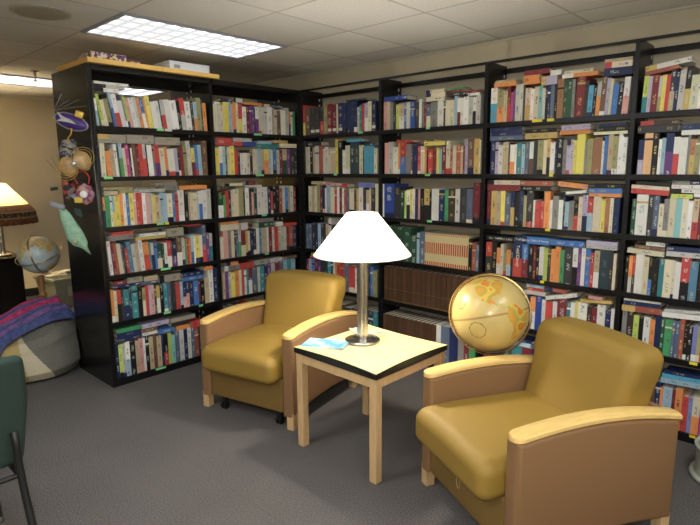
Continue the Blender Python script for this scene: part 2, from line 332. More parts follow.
# wooden boards on top of the left run
for a0,a1,lb in ((-1.865,-1.345,'pale pine board on top of the left bookshelf, under the patterned box'),(-1.342,-.865,'pine board on top of the left bookshelf, under the white box')):
    tag(obj('wooden_board',bbox(-.50,.045,a0,a1,TOP+.0005,TOP+.032,.002),M['board']),lb,'board','boards on top of the left bookshelf')
BOOKS='''
A01v* -1.811 0.0155 0.181 0 -4.0 0.125 wh+lb .
A01v- -1.779 0.0202 0.210 0 -9.2 0.155 lm .
A01v- -1.759 0.0238 0.173 0 -9.2 0.123 cr .
A01v- -1.735 0.0309 0.182 0 -9.2 0.135 ol .
A01v- -1.704 0.0104 0.217 0 -9.2 0.162 cc .
A01v- -1.694 0.0209 0.225 0 -9.2 0.150 lb+bl .
A01v* -1.673 0.0352 0.220 0 -9.2 0.146 wh+rd .
A01v- -1.638 0.0321 0.177 0 -9.2 0.137 wh .
A01v- -1.605 0.0108 0.219 0 -9.2 0.152 gy .
A01v- -1.595 0.0181 0.207 0 -9.2 0.143 lm .
A01v- -1.577 0.0219 0.201 0 -9.2 0.161 pk .
A01v* -1.555 0.0331 0.204 0 -9.2 0.148 wh .
A01v- -1.522 0.0223 0.213 0 -9.2 0.166 lg .
A01v- -1.499 0.0225 0.208 0 -9.2 0.151 or .
A01v- -1.477 0.0265 0.210 0 -9.2 0.157 bl+wh .
A01v- -1.450 0.0114 0.212 0 -8.2 0.144 or .
A01v* -1.439 0.0346 0.228 0 -7.7 0.170 ye .
A01v- -1.404 0.0351 0.189 0 -7.0 0.147 wh .
A01v- -1.369 0.0276 0.198 0 -6.8 0.145 wh .
A01v- -1.342 0.0119 0.207 0 -6.5 0.158 cc .
A01v- -1.330 0.0320 0.209 0 -6.5 0.157 lg+rd .
A01v* -1.298 0.0446 0.212 0 -6.5 0.142 wh .
A01v* -1.253 0.0536 0.209 0 -6.5 0.160 wh .
A01v- -1.199 0.0251 0.212 0 -6.5 0.157 bk .
A01v* -1.174 0.0381 0.233 0 -5.2 0.163 rd+lg .
A01v* -1.136 0.0472 0.211 0 -4.6 0.140 wh .
A01v- -1.089 0.0217 0.221 0 -3.4 0.172 cc .
A01v- -1.067 0.0263 0.215 0 -2.3 0.156 lb+or .
A01v* -1.041 0.0399 0.248 0 -2.0 0.188 ol .
A01v- -1.001 0.0134 0.235 0 -2.0 0.184 cc .
A01v- -0.988 0.0315 0.214 0 -2.0 0.163 or .
A11v- -0.897 0.0372 0.214 0 0.0 0.169 cr .
A11v- -0.860 0.0235 0.209 0 0.0 0.149 lg .
A11v- -0.836 0.0332 0.211 0 0.0 0.163 cr .
A11v* -0.803 0.0480 0.237 0 0.0 0.171 ye .
A11v- -0.755 0.0292 0.240 0 0.0 0.190 lb .
A11v- -0.726 0.0147 0.226 0 0.0 0.177 pk .
A11v- -0.711 0.0296 0.244 0 0.0 0.164 or .
A11v- -0.681 0.0199 0.238 0 0.0 0.161 cr .
A11v- -0.662 0.0402 0.232 0 0.0 0.160 rd+ye .
A11v- -0.621 0.0407 0.215 0 0.0 0.171 wh .
A11v- -0.581 0.0309 0.222 0 0.0 0.160 mr .
A11v- -0.550 0.0260 0.224 0 0.0 0.168 pu .
A11v- -0.524 0.0262 0.234 0 0.0 0.164 pu .
A11v- -0.498 0.0105 0.211 0 0.0 0.154 cc .
A11v- -0.487 0.0371 0.221 0 0.0 0.158 wh+pu .
A11v- -0.450 0.0322 0.232 0 0.0 0.164 cr .
A11v- -0.418 0.0271 0.226 0 0.0 0.167 lg .
A11v- -0.391 0.0328 0.228 0 0.0 0.169 lg .
A11v- -0.358 0.0498 0.231 0 0.0 0.182 wh .
A11v- -0.308 0.0280 0.225 0 0.0 0.170 tn .
A11v- -0.280 0.0282 0.211 0 0.0 0.166 lg .
A11v- -0.252 0.0399 0.204 0 0.0 0.159 br .
A11v- -0.212 0.0579 0.216 0 0.0 0.173 wh .
A11v- -0.154 0.0411 0.237 0 0.0 0.179 lg .
A11v- -0.113 0.0178 0.209 0 0.0 0.143 or+nv .
A11v- -0.095 0.0238 0.206 0 0.0 0.161 wh .
A11v- -0.072 0.0300 0.212 0 0.0 0.169 gn .
A02v- -1.824 0.0125 0.201 0 0.0 0.158 nv .
A02v* -1.812 0.0341 0.228 0 0.0 0.169 cr .
A02v- -1.768 0.0326 0.176 0 -2.9 0.134 or .
A02v- -1.736 0.0281 0.190 0 -2.9 0.131 tn .
A02v- -1.708 0.0212 0.224 0 -2.9 0.174 wh .
A02v- -1.687 0.0143 0.211 0 -2.9 0.156 dg .
A02v- -1.672 0.0251 0.229 0 -2.9 0.160 lb+gn .
A02v- -1.647 0.0217 0.198 0 -2.9 0.133 cr .
A02v- -1.625 0.0256 0.220 0 -2.9 0.171 mg .
A02v- -1.600 0.0110 0.213 0 -2.9 0.170 bk .
A02v- -1.589 0.0111 0.200 0 -2.9 0.134 wh .
A02v* -1.578 0.0298 0.228 0 -2.9 0.176 br .
A02v- -1.548 0.0188 0.215 0 -2.9 0.154 mr .
A02v- -1.529 0.0303 0.229 0 -2.9 0.156 rd .
A02v- -1.499 0.0230 0.230 0 -2.9 0.161 lg+rd .
A02v- -1.476 0.0116 0.223 0 -2.9 0.171 bk .
A02v* -1.464 0.0389 0.224 0 -2.9 0.175 wh .
A02v- -1.425 0.0157 0.217 0 -2.9 0.145 gy .
A02v* -1.410 0.0397 0.225 0 -2.9 0.168 rd+pu .
A02v* -1.370 0.0402 0.204 0 -2.9 0.136 cr .
A02v- -1.330 0.0244 0.212 0 -2.9 0.162 or .
A02v* -1.305 0.0536 0.199 0 -2.9 0.140 wh .
A02v- -1.252 0.0293 0.207 0 -2.9 0.162 lv .
A02v- -1.223 0.0169 0.215 0 -2.9 0.171 db .
A02v- -1.206 0.0298 0.215 0 -2.9 0.157 mr .
A02v- -1.176 0.0301 0.231 0 -2.9 0.185 ol .
A02v* -1.146 0.0348 0.262 0 -2.9 0.184 lg .
A02v- -1.111 0.0308 0.210 0 -2.4 0.141 ye+mr .
A02v- -1.080 0.0266 0.233 0 -2.2 0.174 bl .
A02v- -1.054 0.0359 0.234 0 -2.2 0.155 lb .
A02v* -1.018 0.0455 0.266 0 0.0 0.183 br .
A12v- -0.903 0.0425 0.214 0 0.0 0.154 ye .
A12v- -0.860 0.0287 0.227 0 0.0 0.169 wh+bl .
A12v- -0.832 0.0289 0.228 0 0.0 0.155 lb .
A12v- -0.803 0.0146 0.224 0 0.0 0.149 dg .
A12v- -0.788 0.0293 0.225 0 0.0 0.175 cr .
A12v* -0.759 0.0445 0.233 0 0.0 0.164 ye .
A12v- -0.714 0.0301 0.202 0 0.0 0.160 rd .
A12v- -0.684 0.0253 0.202 0 0.0 0.159 cc .
A12v- -0.659 0.0306 0.178 0 0.0 0.127 wh .
A12v- -0.628 0.0361 0.179 0 0.0 0.130 wh .
A12v- -0.592 0.0312 0.179 0 0.0 0.131 cr .
A12v- -0.561 0.0315 0.205 0 0.0 0.154 cc .
A12v- -0.529 0.0372 0.214 0 0.0 0.159 cr .
A12v- -0.492 0.0214 0.214 0 0.0 0.158 lg .
A12v- -0.471 0.0324 0.219 0 0.0 0.164 lb .
A12v- -0.438 0.0328 0.215 0 0.0 0.171 tn .
A12v- -0.406 0.0498 0.216 0 0.0 0.158 ye+or .
A12v- -0.356 0.0280 0.217 0 0.0 0.156 lb .
A12v- -0.328 0.0169 0.209 0 0.0 0.159 cr .
A12v- -0.311 0.0398 0.218 0 0.0 0.151 bl .
A12v- -0.271 0.0345 0.210 0 0.0 0.148 lg .
A12v- -0.237 0.0348 0.211 0 0.0 0.168 mr .
A12v- -0.202 0.0529 0.220 0 0.0 0.162 tn+dg .
A12v- -0.149 0.0417 0.221 0 0.0 0.163 pu .
A12v- -0.107 0.0483 0.222 0 0.0 0.147 cc .
A12v- -0.059 0.0306 0.232 0 0.0 0.167 cc .
A03v* -1.824 0.0174 0.211 0 0.0 0.156 or+nv .
A03v* -1.807 0.0349 0.220 0 0.0 0.146 gn .
A03v- -1.772 0.0141 0.215 0 0.0 0.161 wh .
A03v- -1.758 0.0177 0.215 0 0.0 0.161 lb+ye .
A03v* -1.740 0.0358 0.217 0 0.0 0.145 ye .
A03v- -1.704 0.0254 0.230 0 0.0 0.172 or .
A03v- -1.679 0.0219 0.232 0 0.0 0.169 wh .
A03v- -1.657 0.0221 0.221 0 0.0 0.167 bl .
A03v* -1.635 0.0335 0.230 0 0.0 0.164 ye .
A03v- -1.601 0.0188 0.229 0 0.0 0.174 pk .
A03v- -1.582 0.0227 0.229 0 0.0 0.175 rd .
A03v- -1.560 0.0229 0.228 0 0.0 0.151 rd .
A03v- -1.537 0.0270 0.227 0 0.0 0.152 wh .
A03v- -1.510 0.0233 0.226 0 0.0 0.170 pk .
A03v- -1.486 0.0235 0.225 0 0.0 0.179 lv .
A03v- -1.463 0.0237 0.217 0 0.0 0.151 ye .
A03v* -1.439 0.0400 0.208 0 0.0 0.151 tn .
A03v- -1.399 0.0283 0.225 0 0.0 0.167 lb .
A03v- -1.371 0.0286 0.221 0 0.0 0.155 lb .
A03v* -1.342 0.0456 0.215 0 0.0 0.153 cr .
A03v- -1.297 0.0210 0.210 0 0.0 0.148 bl .
A03v- -1.276 0.0254 0.209 0 0.0 0.149 rd .
A03v* -1.250 0.0514 0.238 0 0.0 0.177 wh .
A03v- -1.199 0.0348 0.222 0 0.0 0.156 bk .
A03v- -1.164 0.0175 0.221 0 0.0 0.157 tn .
A03v- -1.147 0.0265 0.216 0 0.0 0.166 cr .
A03v- -1.120 0.0312 0.211 0 0.0 0.140 cr .
A03v- -1.089 0.0180 0.218 0 0.0 0.161 lg .
A03v- -1.071 0.0317 0.225 0 0.0 0.171 wh+bl .
A03v* -1.039 0.0413 0.231 0 0.0 0.163 wh .
A03v- -0.998 0.0372 0.238 0 0.0 0.164 lg .
A13v- -0.894 0.0482 0.210 0 0.0 0.162 dg+wh .
A13v- -0.846 0.0244 0.184 0 0.0 0.128 gn .
A13v- -0.822 0.0295 0.216 0 0.0 0.148 rd .
A13v- -0.792 0.0248 0.215 0 0.0 0.155 cc .
A13v- -0.767 0.0250 0.222 0 0.0 0.168 cr .
A13v* -0.742 0.0506 0.229 0 0.0 0.155 cr .
A13v* -0.692 0.0514 0.236 0 0.0 0.166 ol .
A13v- -0.640 0.0156 0.227 0 0.0 0.160 db .
A13v- -0.625 0.0419 0.234 0 0.0 0.182 wh .
A13v- -0.583 0.0265 0.216 0 0.0 0.156 cc .
A13v- -0.556 0.0214 0.198 0 0.0 0.155 pk .
A13v- -0.535 0.0377 0.223 0 0.0 0.152 dg .
A13v- -0.497 0.0381 0.239 0 0.0 0.169 wh .
A13v- -0.459 0.0386 0.237 0 0.0 0.178 wh .
A13v- -0.421 0.0390 0.236 0 0.0 0.185 wh .
A13v- -0.382 0.0338 0.226 0 0.0 0.164 nv .
A13v- -0.348 0.0227 0.199 0 0.0 0.138 rd .
A13v- -0.325 0.0402 0.242 0 0.0 0.164 bk .
A13v- -0.285 0.0348 0.241 0 0.0 0.177 bk .
A13v- -0.250 0.0352 0.218 0 0.0 0.150 rs .
A13v- -0.215 0.0356 0.239 0 0.0 0.185 lg .
A13v- -0.179 0.0299 0.216 0 0.0 0.168 bl .
A13v- -0.149 0.0241 0.219 0 0.0 0.150 tn .
A13v- -0.125 0.0426 0.236 0 0.0 0.165 lg .
A13v- -0.083 0.0308 0.226 0 0.0 0.175 mr .
A04v- -1.807 0.0249 0.244 0 -3.3 0.183 wh .
A04v- -1.779 0.0180 0.231 0 -4.2 0.178 mr .
A04v- -1.761 0.0217 0.225 0 -4.2 0.159 rs .
A04v- -1.739 0.0292 0.219 0 -4.2 0.148 cr .
A04v- -1.710 0.0110 0.216 0 -4.2 0.152 sl .
A04v- -1.699 0.0148 0.208 0 -4.2 0.160 cc .
A04v- -1.684 0.0186 0.184 0 -4.2 0.129 rd .
A04v* -1.666 0.0338 0.225 0 -4.2 0.159 sb .
A04v- -1.632 0.0228 0.207 0 -4.2 0.149 lg .
A04v- -1.609 0.0307 0.208 0 -4.2 0.150 tn .
A04v- -1.578 0.0310 0.227 0 -3.9 0.163 wh .
A04v* -1.547 0.0432 0.212 0 -3.2 0.167 or+rd .
A04v- -1.504 0.0119 0.209 0 -2.2 0.143 tl .
A04v- -1.492 0.0239 0.200 0 -2.2 0.132 lg+nv .
A04v- -1.468 0.0201 0.198 0 0.0 0.157 bl .
A04v- -1.448 0.0406 0.187 0 0.0 0.146 dg+cr .
A04v- -1.408 0.0164 0.184 0 0.0 0.147 dg .
A04v- -1.391 0.0248 0.189 0 0.0 0.136 wh .
A04v- -1.366 0.0334 0.202 0 0.0 0.160 rd+wh .
A04v- -1.333 0.0084 0.184 0 0.0 0.145 cc .
A04v- -1.325 0.0382 0.189 0 0.0 0.131 nv+pu .
A04v* -1.286 0.0430 0.216 0 0.0 0.165 br+wh .
A04v- -1.243 0.0261 0.213 0 0.0 0.165 lg .
A04v- -1.217 0.0175 0.203 0 0.0 0.153 gn .
A04v- -1.200 0.0221 0.205 0 0.0 0.150 rd .
A04v- -1.178 0.0133 0.207 0 0.0 0.145 or .
A04v- -1.164 0.0268 0.225 0 0.0 0.159 lb+bl .
A04v- -1.138 0.0135 0.219 0 0.0 0.151 wh .
A04v- -1.124 0.0409 0.216 0 0.0 0.145 ye .
A04v- -1.083 0.0229 0.221 0 0.0 0.164 wh .
A04v* -1.060 0.0371 0.299 0 0.0 0.209 sl+rd .
A04v- -1.023 0.0281 0.223 0 0.0 0.173 pu .
A04v- -0.995 0.0284 0.225 0 0.0 0.150 lg+tl .
A14v- -0.895 0.0342 0.186 0 0.0 0.146 cr .
A14v- -0.861 0.0445 0.232 0 0.0 0.176 pk .
A14v- -0.816 0.0300 0.229 0 0.0 0.181 gy .
A14v- -0.786 0.0354 0.226 0 0.0 0.178 cr .
A14v- -0.751 0.0153 0.215 0 0.0 0.169 cc .
A14v- -0.735 0.0257 0.231 0 0.0 0.171 sl .
A14v- -0.710 0.0259 0.228 0 0.0 0.151 lg+gn .
A14v- -0.684 0.0471 0.225 0 0.0 0.172 mr+cr .
A14v- -0.637 0.0265 0.213 0 0.0 0.146 gd .
A14v- -0.610 0.0213 0.211 0 0.0 0.148 cr .
A14v- -0.589 0.0322 0.213 0 0.0 0.160 nv .
A14v- -0.557 0.0326 0.223 0 0.0 0.164 cc .
A14v- -0.524 0.0329 0.229 0 0.0 0.165 wh .
A14v- -0.491 0.0221 0.227 0 0.0 0.180 bl .
A14v* -0.469 0.0616 0.223 0 0.0 0.167 tn .
A14v- -0.407 0.0227 0.229 0 0.0 0.162 wh .
A14v- -0.385 0.0400 0.226 0 0.0 0.157 mr .
A14v- -0.345 0.0231 0.223 0 0.0 0.174 lg .
A14v- -0.322 0.0467 0.220 0 0.0 0.160 rd .
A14v- -0.275 0.0236 0.227 0 0.0 0.174 tn .
A14v- -0.251 0.0416 0.219 0 0.0 0.156 lg .
A14v- -0.210 0.0301 0.216 0 0.0 0.149 cr .
A14v- -0.180 0.0303 0.214 0 0.0 0.157 mr .
A14v- -0.149 0.0491 0.215 0 0.0 0.167 rs .
A14v- -0.100 0.0435 0.221 0 0.0 0.151 nv .
A05v- -1.824 0.0241 0.240 0 0.0 0.185 or .
A05v- -1.800 0.0218 0.228 0 0.0 0.180 cr .
A05v- -1.778 0.0294 0.231 0 0.0 0.179 rd+bk .
A05v- -1.749 0.0185 0.227 0 0.0 0.176 cc .
A05v* -1.730 0.0412 0.222 0 0.0 0.147 tl+nv .
A05v- -1.689 0.0189 0.232 0 0.0 0.173 cc .
A05v* -1.670 0.0460 0.241 0 0.0 0.189 tl .
A05v* -1.624 0.0350 0.235 0 0.0 0.157 bk .
A05v- -1.589 0.0236 0.215 0 0.0 0.150 ol+cr .
A05v- -1.565 0.0278 0.226 0 0.0 0.157 rd .
A05v- -1.538 0.0160 0.230 0 0.0 0.169 lv .
A05v- -1.522 0.0282 0.226 0 0.0 0.163 pk .
A05v- -1.493 0.0162 0.222 0 0.0 0.161 cc .
A05v- -1.477 0.0286 0.211 0 0.0 0.162 gd+wh .
A05v- -1.449 0.0289 0.214 0 0.0 0.141 bk .
A05v- -1.420 0.0334 0.224 0 0.0 0.150 tl .
A05v- -1.386 0.0253 0.228 0 0.0 0.154 sl .
A05v- -1.361 0.0170 0.224 0 0.0 0.152 cc .
A05v- -1.344 0.0257 0.213 0 0.0 0.143 cc .
A05v- -1.318 0.0389 0.208 0 0.0 0.165 rd .
A05v- -1.279 0.0219 0.211 0 0.0 0.164 lb .
A05v- -1.258 0.0309 0.207 0 0.0 0.139 nv+pk .
A05v- -1.227 0.0267 0.202 0 0.0 0.147 nv+pk .
A05v- -1.200 0.0360 0.197 0 0.0 0.139 nv .
A05v- -1.164 0.0456 0.199 0 0.0 0.140 bl .
A05v- -1.118 0.0184 0.202 0 0.0 0.143 mr .
A05v- -1.100 0.0372 0.197 0 0.0 0.148 bk .
A05v- -1.063 0.0424 0.208 0 0.0 0.154 tn .
A05v* -1.020 0.0430 0.268 0 0.0 0.190 wh .
A05v* -0.977 0.0413 0.279 0 0.0 0.191 nv .
A15v- -0.885 0.0249 0.233 0 0.0 0.164 tn .
A15v- -0.860 0.0301 0.229 0 0.0 0.155 pu .
A15v- -0.830 0.0253 0.225 0 0.0 0.166 lg .
A15v- -0.804 0.0409 0.211 0 0.0 0.161 ye .
A15v- -0.763 0.0414 0.222 0 0.0 0.159 or .
A15v- -0.722 0.0262 0.226 0 0.0 0.152 cr .
A15v- -0.696 0.0264 0.223 0 0.0 0.152 rd .
A15v- -0.669 0.0266 0.219 0 0.0 0.156 wh .
A15v- -0.643 0.0214 0.224 0 0.0 0.167 tl .
A15v- -0.621 0.0378 0.220 0 0.0 0.169 mr+wh .
A15v* -0.584 0.0603 0.222 0 0.0 0.158 sl .
A15v- -0.523 0.0278 0.225 0 0.0 0.174 lg .
A15v- -0.495 0.0450 0.229 0 0.0 0.171 tl .
A15v- -0.450 0.0341 0.241 0 0.0 0.174 nv .
A15v- -0.416 0.0460 0.236 0 0.0 0.168 pu .
A15v- -0.370 0.0467 0.239 0 0.0 0.174 lg .
A15v- -0.324 0.0473 0.242 0 0.0 0.183 mr .
A15v- -0.276 0.0479 0.245 0 0.0 0.176 sl .
A15v- -0.228 0.0486 0.248 0 0.0 0.188 lb .
A15v- -0.180 0.0493 0.251 0 0.0 0.182 tl .
A15v- -0.130 0.0500 0.245 0 0.0 0.170 lb .
A06v* -1.824 0.0260 0.266 0 0.0 0.195 nv .
A06v- -1.798 0.0262 0.251 0 0.0 0.190 lm .
A06v- -1.772 0.0226 0.253 0 0.0 0.170 lg .
A06v* -1.749 0.0343 0.261 0 0.0 0.188 wh+lb .
A06v* -1.715 0.0425 0.252 0 0.0 0.181 bk .
A06v- -1.672 0.0274 0.251 0 0.0 0.196 tn .
A06v* -1.645 0.0356 0.267 0 0.0 0.211 pk .
A06v- -1.610 0.0160 0.260 0 0.0 0.185 wh .
A06v- -1.594 0.0281 0.271 0 0.0 0.213 bk .
A06v- -1.565 0.0325 0.256 0 0.0 0.197 tn .
A06v- -1.533 0.0287 0.272 0 0.0 0.190 br .
A06v* -1.504 0.0374 0.248 0 0.0 0.180 tn .
A06v- -1.467 0.0210 0.258 0 0.0 0.174 nv .
A06v- -1.446 0.0339 0.251 0 0.0 0.194 bk+rd .
A06v- -1.412 0.0300 0.252 0 0.0 0.189 lm .
A06v- -1.382 0.0303 0.228 0 0.0 0.179 tq .
A06v* -1.352 0.0394 0.245 0 0.0 0.189 sl .
A06v* -1.312 0.0399 0.252 0 0.0 0.190 wh .
A06v- -1.273 0.0314 0.244 0 0.0 0.186 nv .
A06v- -1.241 0.0317 0.253 0 0.0 0.187 wh .
A06v- -1.209 0.0321 0.246 0 0.0 0.166 sl .
A06v- -1.177 0.0370 0.238 0 0.0 0.177 rs .
A06v- -1.140 0.0375 0.238 0 0.0 0.157 cc .
A06v* -1.103 0.0571 0.236 0 0.0 0.161 tn .
A06v* -1.046 0.0582 0.232 0 0.0 0.178 nv .
B01v- 0.036 0.0278 0.265 0 0.0 0.176 rd+ye .
B01v- 0.064 0.0599 0.244 0 0.0 0.164 br .
B01v* 0.124 0.0654 0.243 0 0.0 0.164 cc s
B01v* 0.189 0.0642 0.238 0 0.0 0.186 cc s
B01v- 0.253 0.0443 0.234 0 0.0 0.160 cc+rd s
B01v- 0.298 0.0499 0.251 0 0.0 0.166 ol .
B01v* 0.347 0.0553 0.251 0 0.0 0.195 mr s
B01v* 0.403 0.0545 0.250 0 0.0 0.170 mr s
B01v- 0.457 0.0180 0.243 0 0.0 0.189 cr .
B01v* 0.475 0.0533 0.249 0 0.0 0.188 nv s
B01v- 0.529 0.0467 0.244 0 0.0 0.190 nv s
B01v- 0.575 0.0461 0.245 0 0.0 0.194 nv s
B01v- 0.621 0.0398 0.249 0 0.0 0.185 nv s
B01v- 0.661 0.0338 0.246 0 0.0 0.190 nv s
B01v- 0.695 0.0279 0.200 0 0.0 0.133 lg .
B01v- 0.723 0.0243 0.213 0 0.0 0.164 tl .
B01v- 0.747 0.0285 0.223 0 0.0 0.163 rd .
B01v- 0.776 0.0402 0.224 0 0.0 0.170 lv+wh .
B01v- 0.816 0.0376 0.236 0 0.0 0.160 cr .
B01v* 0.853 0.0477 0.233 0 0.0 0.178 nv s
B02v- 0.036 0.0237 0.294 0 0.0 0.225 cc .
B02v- 0.060 0.0606 0.239 0 0.0 0.160 cr .
B02v- 0.120 0.0332 0.237 0 0.0 0.167 bk .
B02v- 0.153 0.0329 0.236 0 0.0 0.175 tn .
B02v- 0.186 0.0456 0.244 0 0.0 0.189 lg .
B02v- 0.232 0.0514 0.242 0 0.0 0.168 rs .
B02v- 0.283 0.0191 0.215 0 0.0 0.148 cr .
B02v- 0.302 0.0442 0.232 0 0.0 0.161 lg .
B02v- 0.347 0.0374 0.213 0 0.0 0.159 cr .
B02v- 0.384 0.0554 0.220 0 0.0 0.169 tn .
B02v- 0.439 0.0304 0.291 0 0.0 0.208 ye .
B02v* 0.470 0.0541 0.277 0 0.0 0.197 bk .
B02v- 0.524 0.0356 0.200 0 0.0 0.143 wh .
B02v- 0.559 0.0527 0.236 0 0.0 0.167 cr .
B02v* 0.612 0.0519 0.263 0 0.0 0.189 dt .
B02v* 0.664 0.0511 0.261 0 0.0 0.175 dt .
B02v- 0.715 0.0448 0.235 0 0.0 0.172 cr .
B02v- 0.760 0.0111 0.218 0 0.0 0.174 bk .
B02v* 0.771 0.1091 0.224 0 0.0 0.161 cy .
B02v- 0.880 0.0320 0.206 0 0.0 0.158 cr .
B03v- 0.083 0.0474 0.235 0 0.0 0.160 cr .
B03v- 0.130 0.0335 0.204 0 0.0 0.154 tn .
B03v- 0.164 0.0332 0.236 0 0.0 0.181 cr .
B03v- 0.197 0.0394 0.250 0 0.0 0.189 ol .
B03v- 0.236 0.0325 0.237 0 0.0 0.174 mr .
B03v- 0.269 0.0322 0.220 0 0.0 0.160 nv .
B03v- 0.301 0.0192 0.221 0 0.0 0.166 wh .
B03v- 0.320 0.0507 0.239 0 0.0 0.188 lb .
B03v- 0.371 0.0500 0.231 0 0.0 0.157 cr .
B03v- 0.421 0.0309 0.206 0 0.0 0.139 rd .
B03v- 0.452 0.0306 0.232 0 0.0 0.178 wh .
B03v- 0.483 0.0304 0.224 0 0.0 0.177 mr .
B03v- 0.513 0.0241 0.225 0 0.0 0.165 wh .
B03v- 0.537 0.0299 0.208 0 0.0 0.150 rd .
B03v- 0.567 0.0297 0.226 0 0.0 0.172 sl .
B03v* 0.597 0.0586 0.223 0 0.0 0.153 cr .
B03v- 0.655 0.0232 0.219 0 0.0 0.153 cc .
B03v- 0.679 0.0287 0.220 0 0.0 0.151 gd .
B03v- 0.707 0.0511 0.233 0 0.0 0.173 wh .
B03v- 0.758 0.0336 0.230 0 0.0 0.162 cc .
B03v- 0.792 0.0333 0.214 0 0.0 0.148 tn+wh .
B03v- 0.825 0.0220 0.231 0 0.0 0.175 cr .
B03v- 0.847 0.0436 0.231 0 0.0 0.184 cc .
B03v- 0.891 0.0324 0.265 0 0.0 0.186 cr .
B04v- 0.038 0.0416 0.227 0 0.0 0.172 sl .
B04v- 0.079 0.0411 0.230 0 0.0 0.165 sl .
B04v- 0.120 0.0474 0.242 0 0.0 0.189 cc .
B04v- 0.168 0.0335 0.235 0 0.0 0.175 nv .
B04v- 0.201 0.0398 0.242 0 0.0 0.169 lb .
B04v- 0.241 0.0394 0.240 0 0.0 0.166 cc .
B04v- 0.281 0.0260 0.233 0 0.0 0.155 cc .
B04v- 0.307 0.0387 0.244 0 0.0 0.178 tn .
B04v- 0.345 0.0319 0.300 0 0.0 0.214 wh .
B04v- 0.377 0.0568 0.241 0 0.0 0.165 cc .
B04v- 0.434 0.0621 0.236 0 0.0 0.167 nv .
B04v- 0.496 0.0610 0.240 0 0.0 0.169 br .
B04v- 0.557 0.0600 0.235 0 0.0 0.181 dg .
B04v- 0.617 0.0590 0.248 0 0.0 0.168 tn .
B04v- 0.676 0.0580 0.234 0 0.0 0.187 nv .
B04v- 0.734 0.0570 0.238 0 0.0 0.173 mr .
B04v- 0.791 0.0561 0.234 0 0.0 0.174 cc .
B04v- 0.847 0.0661 0.238 0 0.0 0.173 sl .
B05v- 0.036 0.0331 0.232 0 0.0 0.180 mr .
B05v- 0.069 0.0416 0.241 0 0.0 0.187 lv .
B05v- 0.111 0.0412 0.245 0 0.0 0.181 bl .
B05v- 0.152 0.0408 0.245 0 0.0 0.178 mr .
B05v- 0.193 0.0403 0.254 0 0.0 0.193 pu .
B05v- 0.233 0.0399 0.249 0 0.0 0.194 cc .
B05v- 0.273 0.0525 0.278 0 0.0 0.199 dt .
B05v- 0.325 0.0389 0.278 0 0.0 0.212 cy .
B05v- 0.364 0.0257 0.263 0 0.0 0.209 dg .
B05v- 0.390 0.0255 0.257 0 0.0 0.186 wh .
B05v- 0.416 0.0254 0.250 0 0.0 0.173 or .
B05v- 0.441 0.0377 0.227 0 0.0 0.157 rd .
B05v- 0.479 0.0558 0.232 0 0.0 0.177 rd .
B05v- 0.534 0.0550 0.283 0 0.0 0.214 sl .
B05v* 0.589 0.0720 0.237 0 0.0 0.188 rd s
B05v- 0.661 0.0355 0.226 0 0.0 0.176 wh .
B05v* 0.697 0.0583 0.258 0 0.0 0.179 ol .
B05v* 0.755 0.0574 0.265 0 0.0 0.182 ol .
B05v- 0.813 0.0227 0.261 0 0.0 0.181 nv .
B05v- 0.835 0.0281 0.255 0 0.0 0.175 bl .
B05v- 0.863 0.0501 0.225 0 0.0 0.171 ol .
B06v- 0.036 0.1183 0.272 0 0.0 0.212 nv .
B06v- 0.154 0.1090 0.290 0 0.0 0.225 tl .
B06v- 0.263 0.1320 0.291 0 0.0 0.202 cc .
B06v- 0.395 0.1275 0.294 0 0.0 0.225 br .
B06v- 0.523 0.0989 0.276 0 0.0 0.194 dt .
B06v- 0.622 0.0724 0.282 0 0.0 0.203 nv .
B06v- 0.694 0.0593 0.284 0 0.0 0.216 dt .
B06v- 0.753 0.0583 0.294 0 0.0 0.198 cc .
B06v- 0.812 0.0573 0.296 0 0.0 0.199 dt .
B06v- 0.869 0.0452 0.296 0 0.0 0.225 tl .
B11v- 0.979 0.0357 0.215 0 0.0 0.151 pk .
B11v- 1.015 0.0303 0.216 0 0.0 0.153 tn .
B11v- 1.045 0.0300 0.210 0 0.0 0.155 gy .
B11v- 1.075 0.0248 0.207 0 0.0 0.156 cc .
B11v- 1.100 0.0344 0.186 0 0.0 0.123 lm .
B11v* 1.134 0.0485 0.194 0 0.0 0.137 tn+wh .
B11v- 1.183 0.0192 0.191 0 0.0 0.138 bl .
B11v- 1.202 0.0380 0.196 0 0.0 0.143 lg .
B11v- 1.240 0.0422 0.193 0 0.0 0.133 rb .
B11v- 1.282 0.0370 0.189 0 0.0 0.140 cc .
B11v- 1.319 0.0229 0.208 0 0.0 0.165 wh .
B11v- 1.342 0.0227 0.185 0 0.0 0.132 gy .
B11v- 1.365 0.0226 0.183 0 0.0 0.135 mr .
B11v- 1.387 0.0358 0.166 0 0.0 0.113 sl+cr .
B11v* 1.423 0.0616 0.176 0 0.0 0.123 gy .
B11v* 1.485 0.0518 0.182 0 0.0 0.137 wh .
B11v- 1.537 0.0171 0.176 0 0.0 0.119 cc .
B11v- 1.554 0.0338 0.180 0 0.0 0.141 cr .
B11v- 1.587 0.0376 0.177 0 0.0 0.139 cr .
B11v- 1.625 0.0289 0.202 0 0.0 0.136 lb .
B11v- 1.654 0.0245 0.186 0 0.0 0.147 wh+mr .
B11v- 1.678 0.0243 0.183 0 0.0 0.131 wh .
B11v* 1.703 0.0401 0.191 0 0.0 0.146 wh .
B11v- 1.743 0.0317 0.184 0 0.0 0.141 lg .
B11v- 1.775 0.0274 0.181 0 0.0 0.127 wh+bk .
B11v* 1.802 0.0349 0.192 0 0.0 0.145 lg .
B12v- 0.991 0.0361 0.241 0 0.0 0.182 pk .
B12v* 1.027 0.0509 0.248 0 0.0 0.191 lg .
B12v* 1.078 0.0501 0.208 0 0.0 0.145 wh .
B12v- 1.128 0.0198 0.237 0 0.0 0.181 or .
B12v* 1.148 0.0538 0.236 0 0.0 0.187 rd+bl .
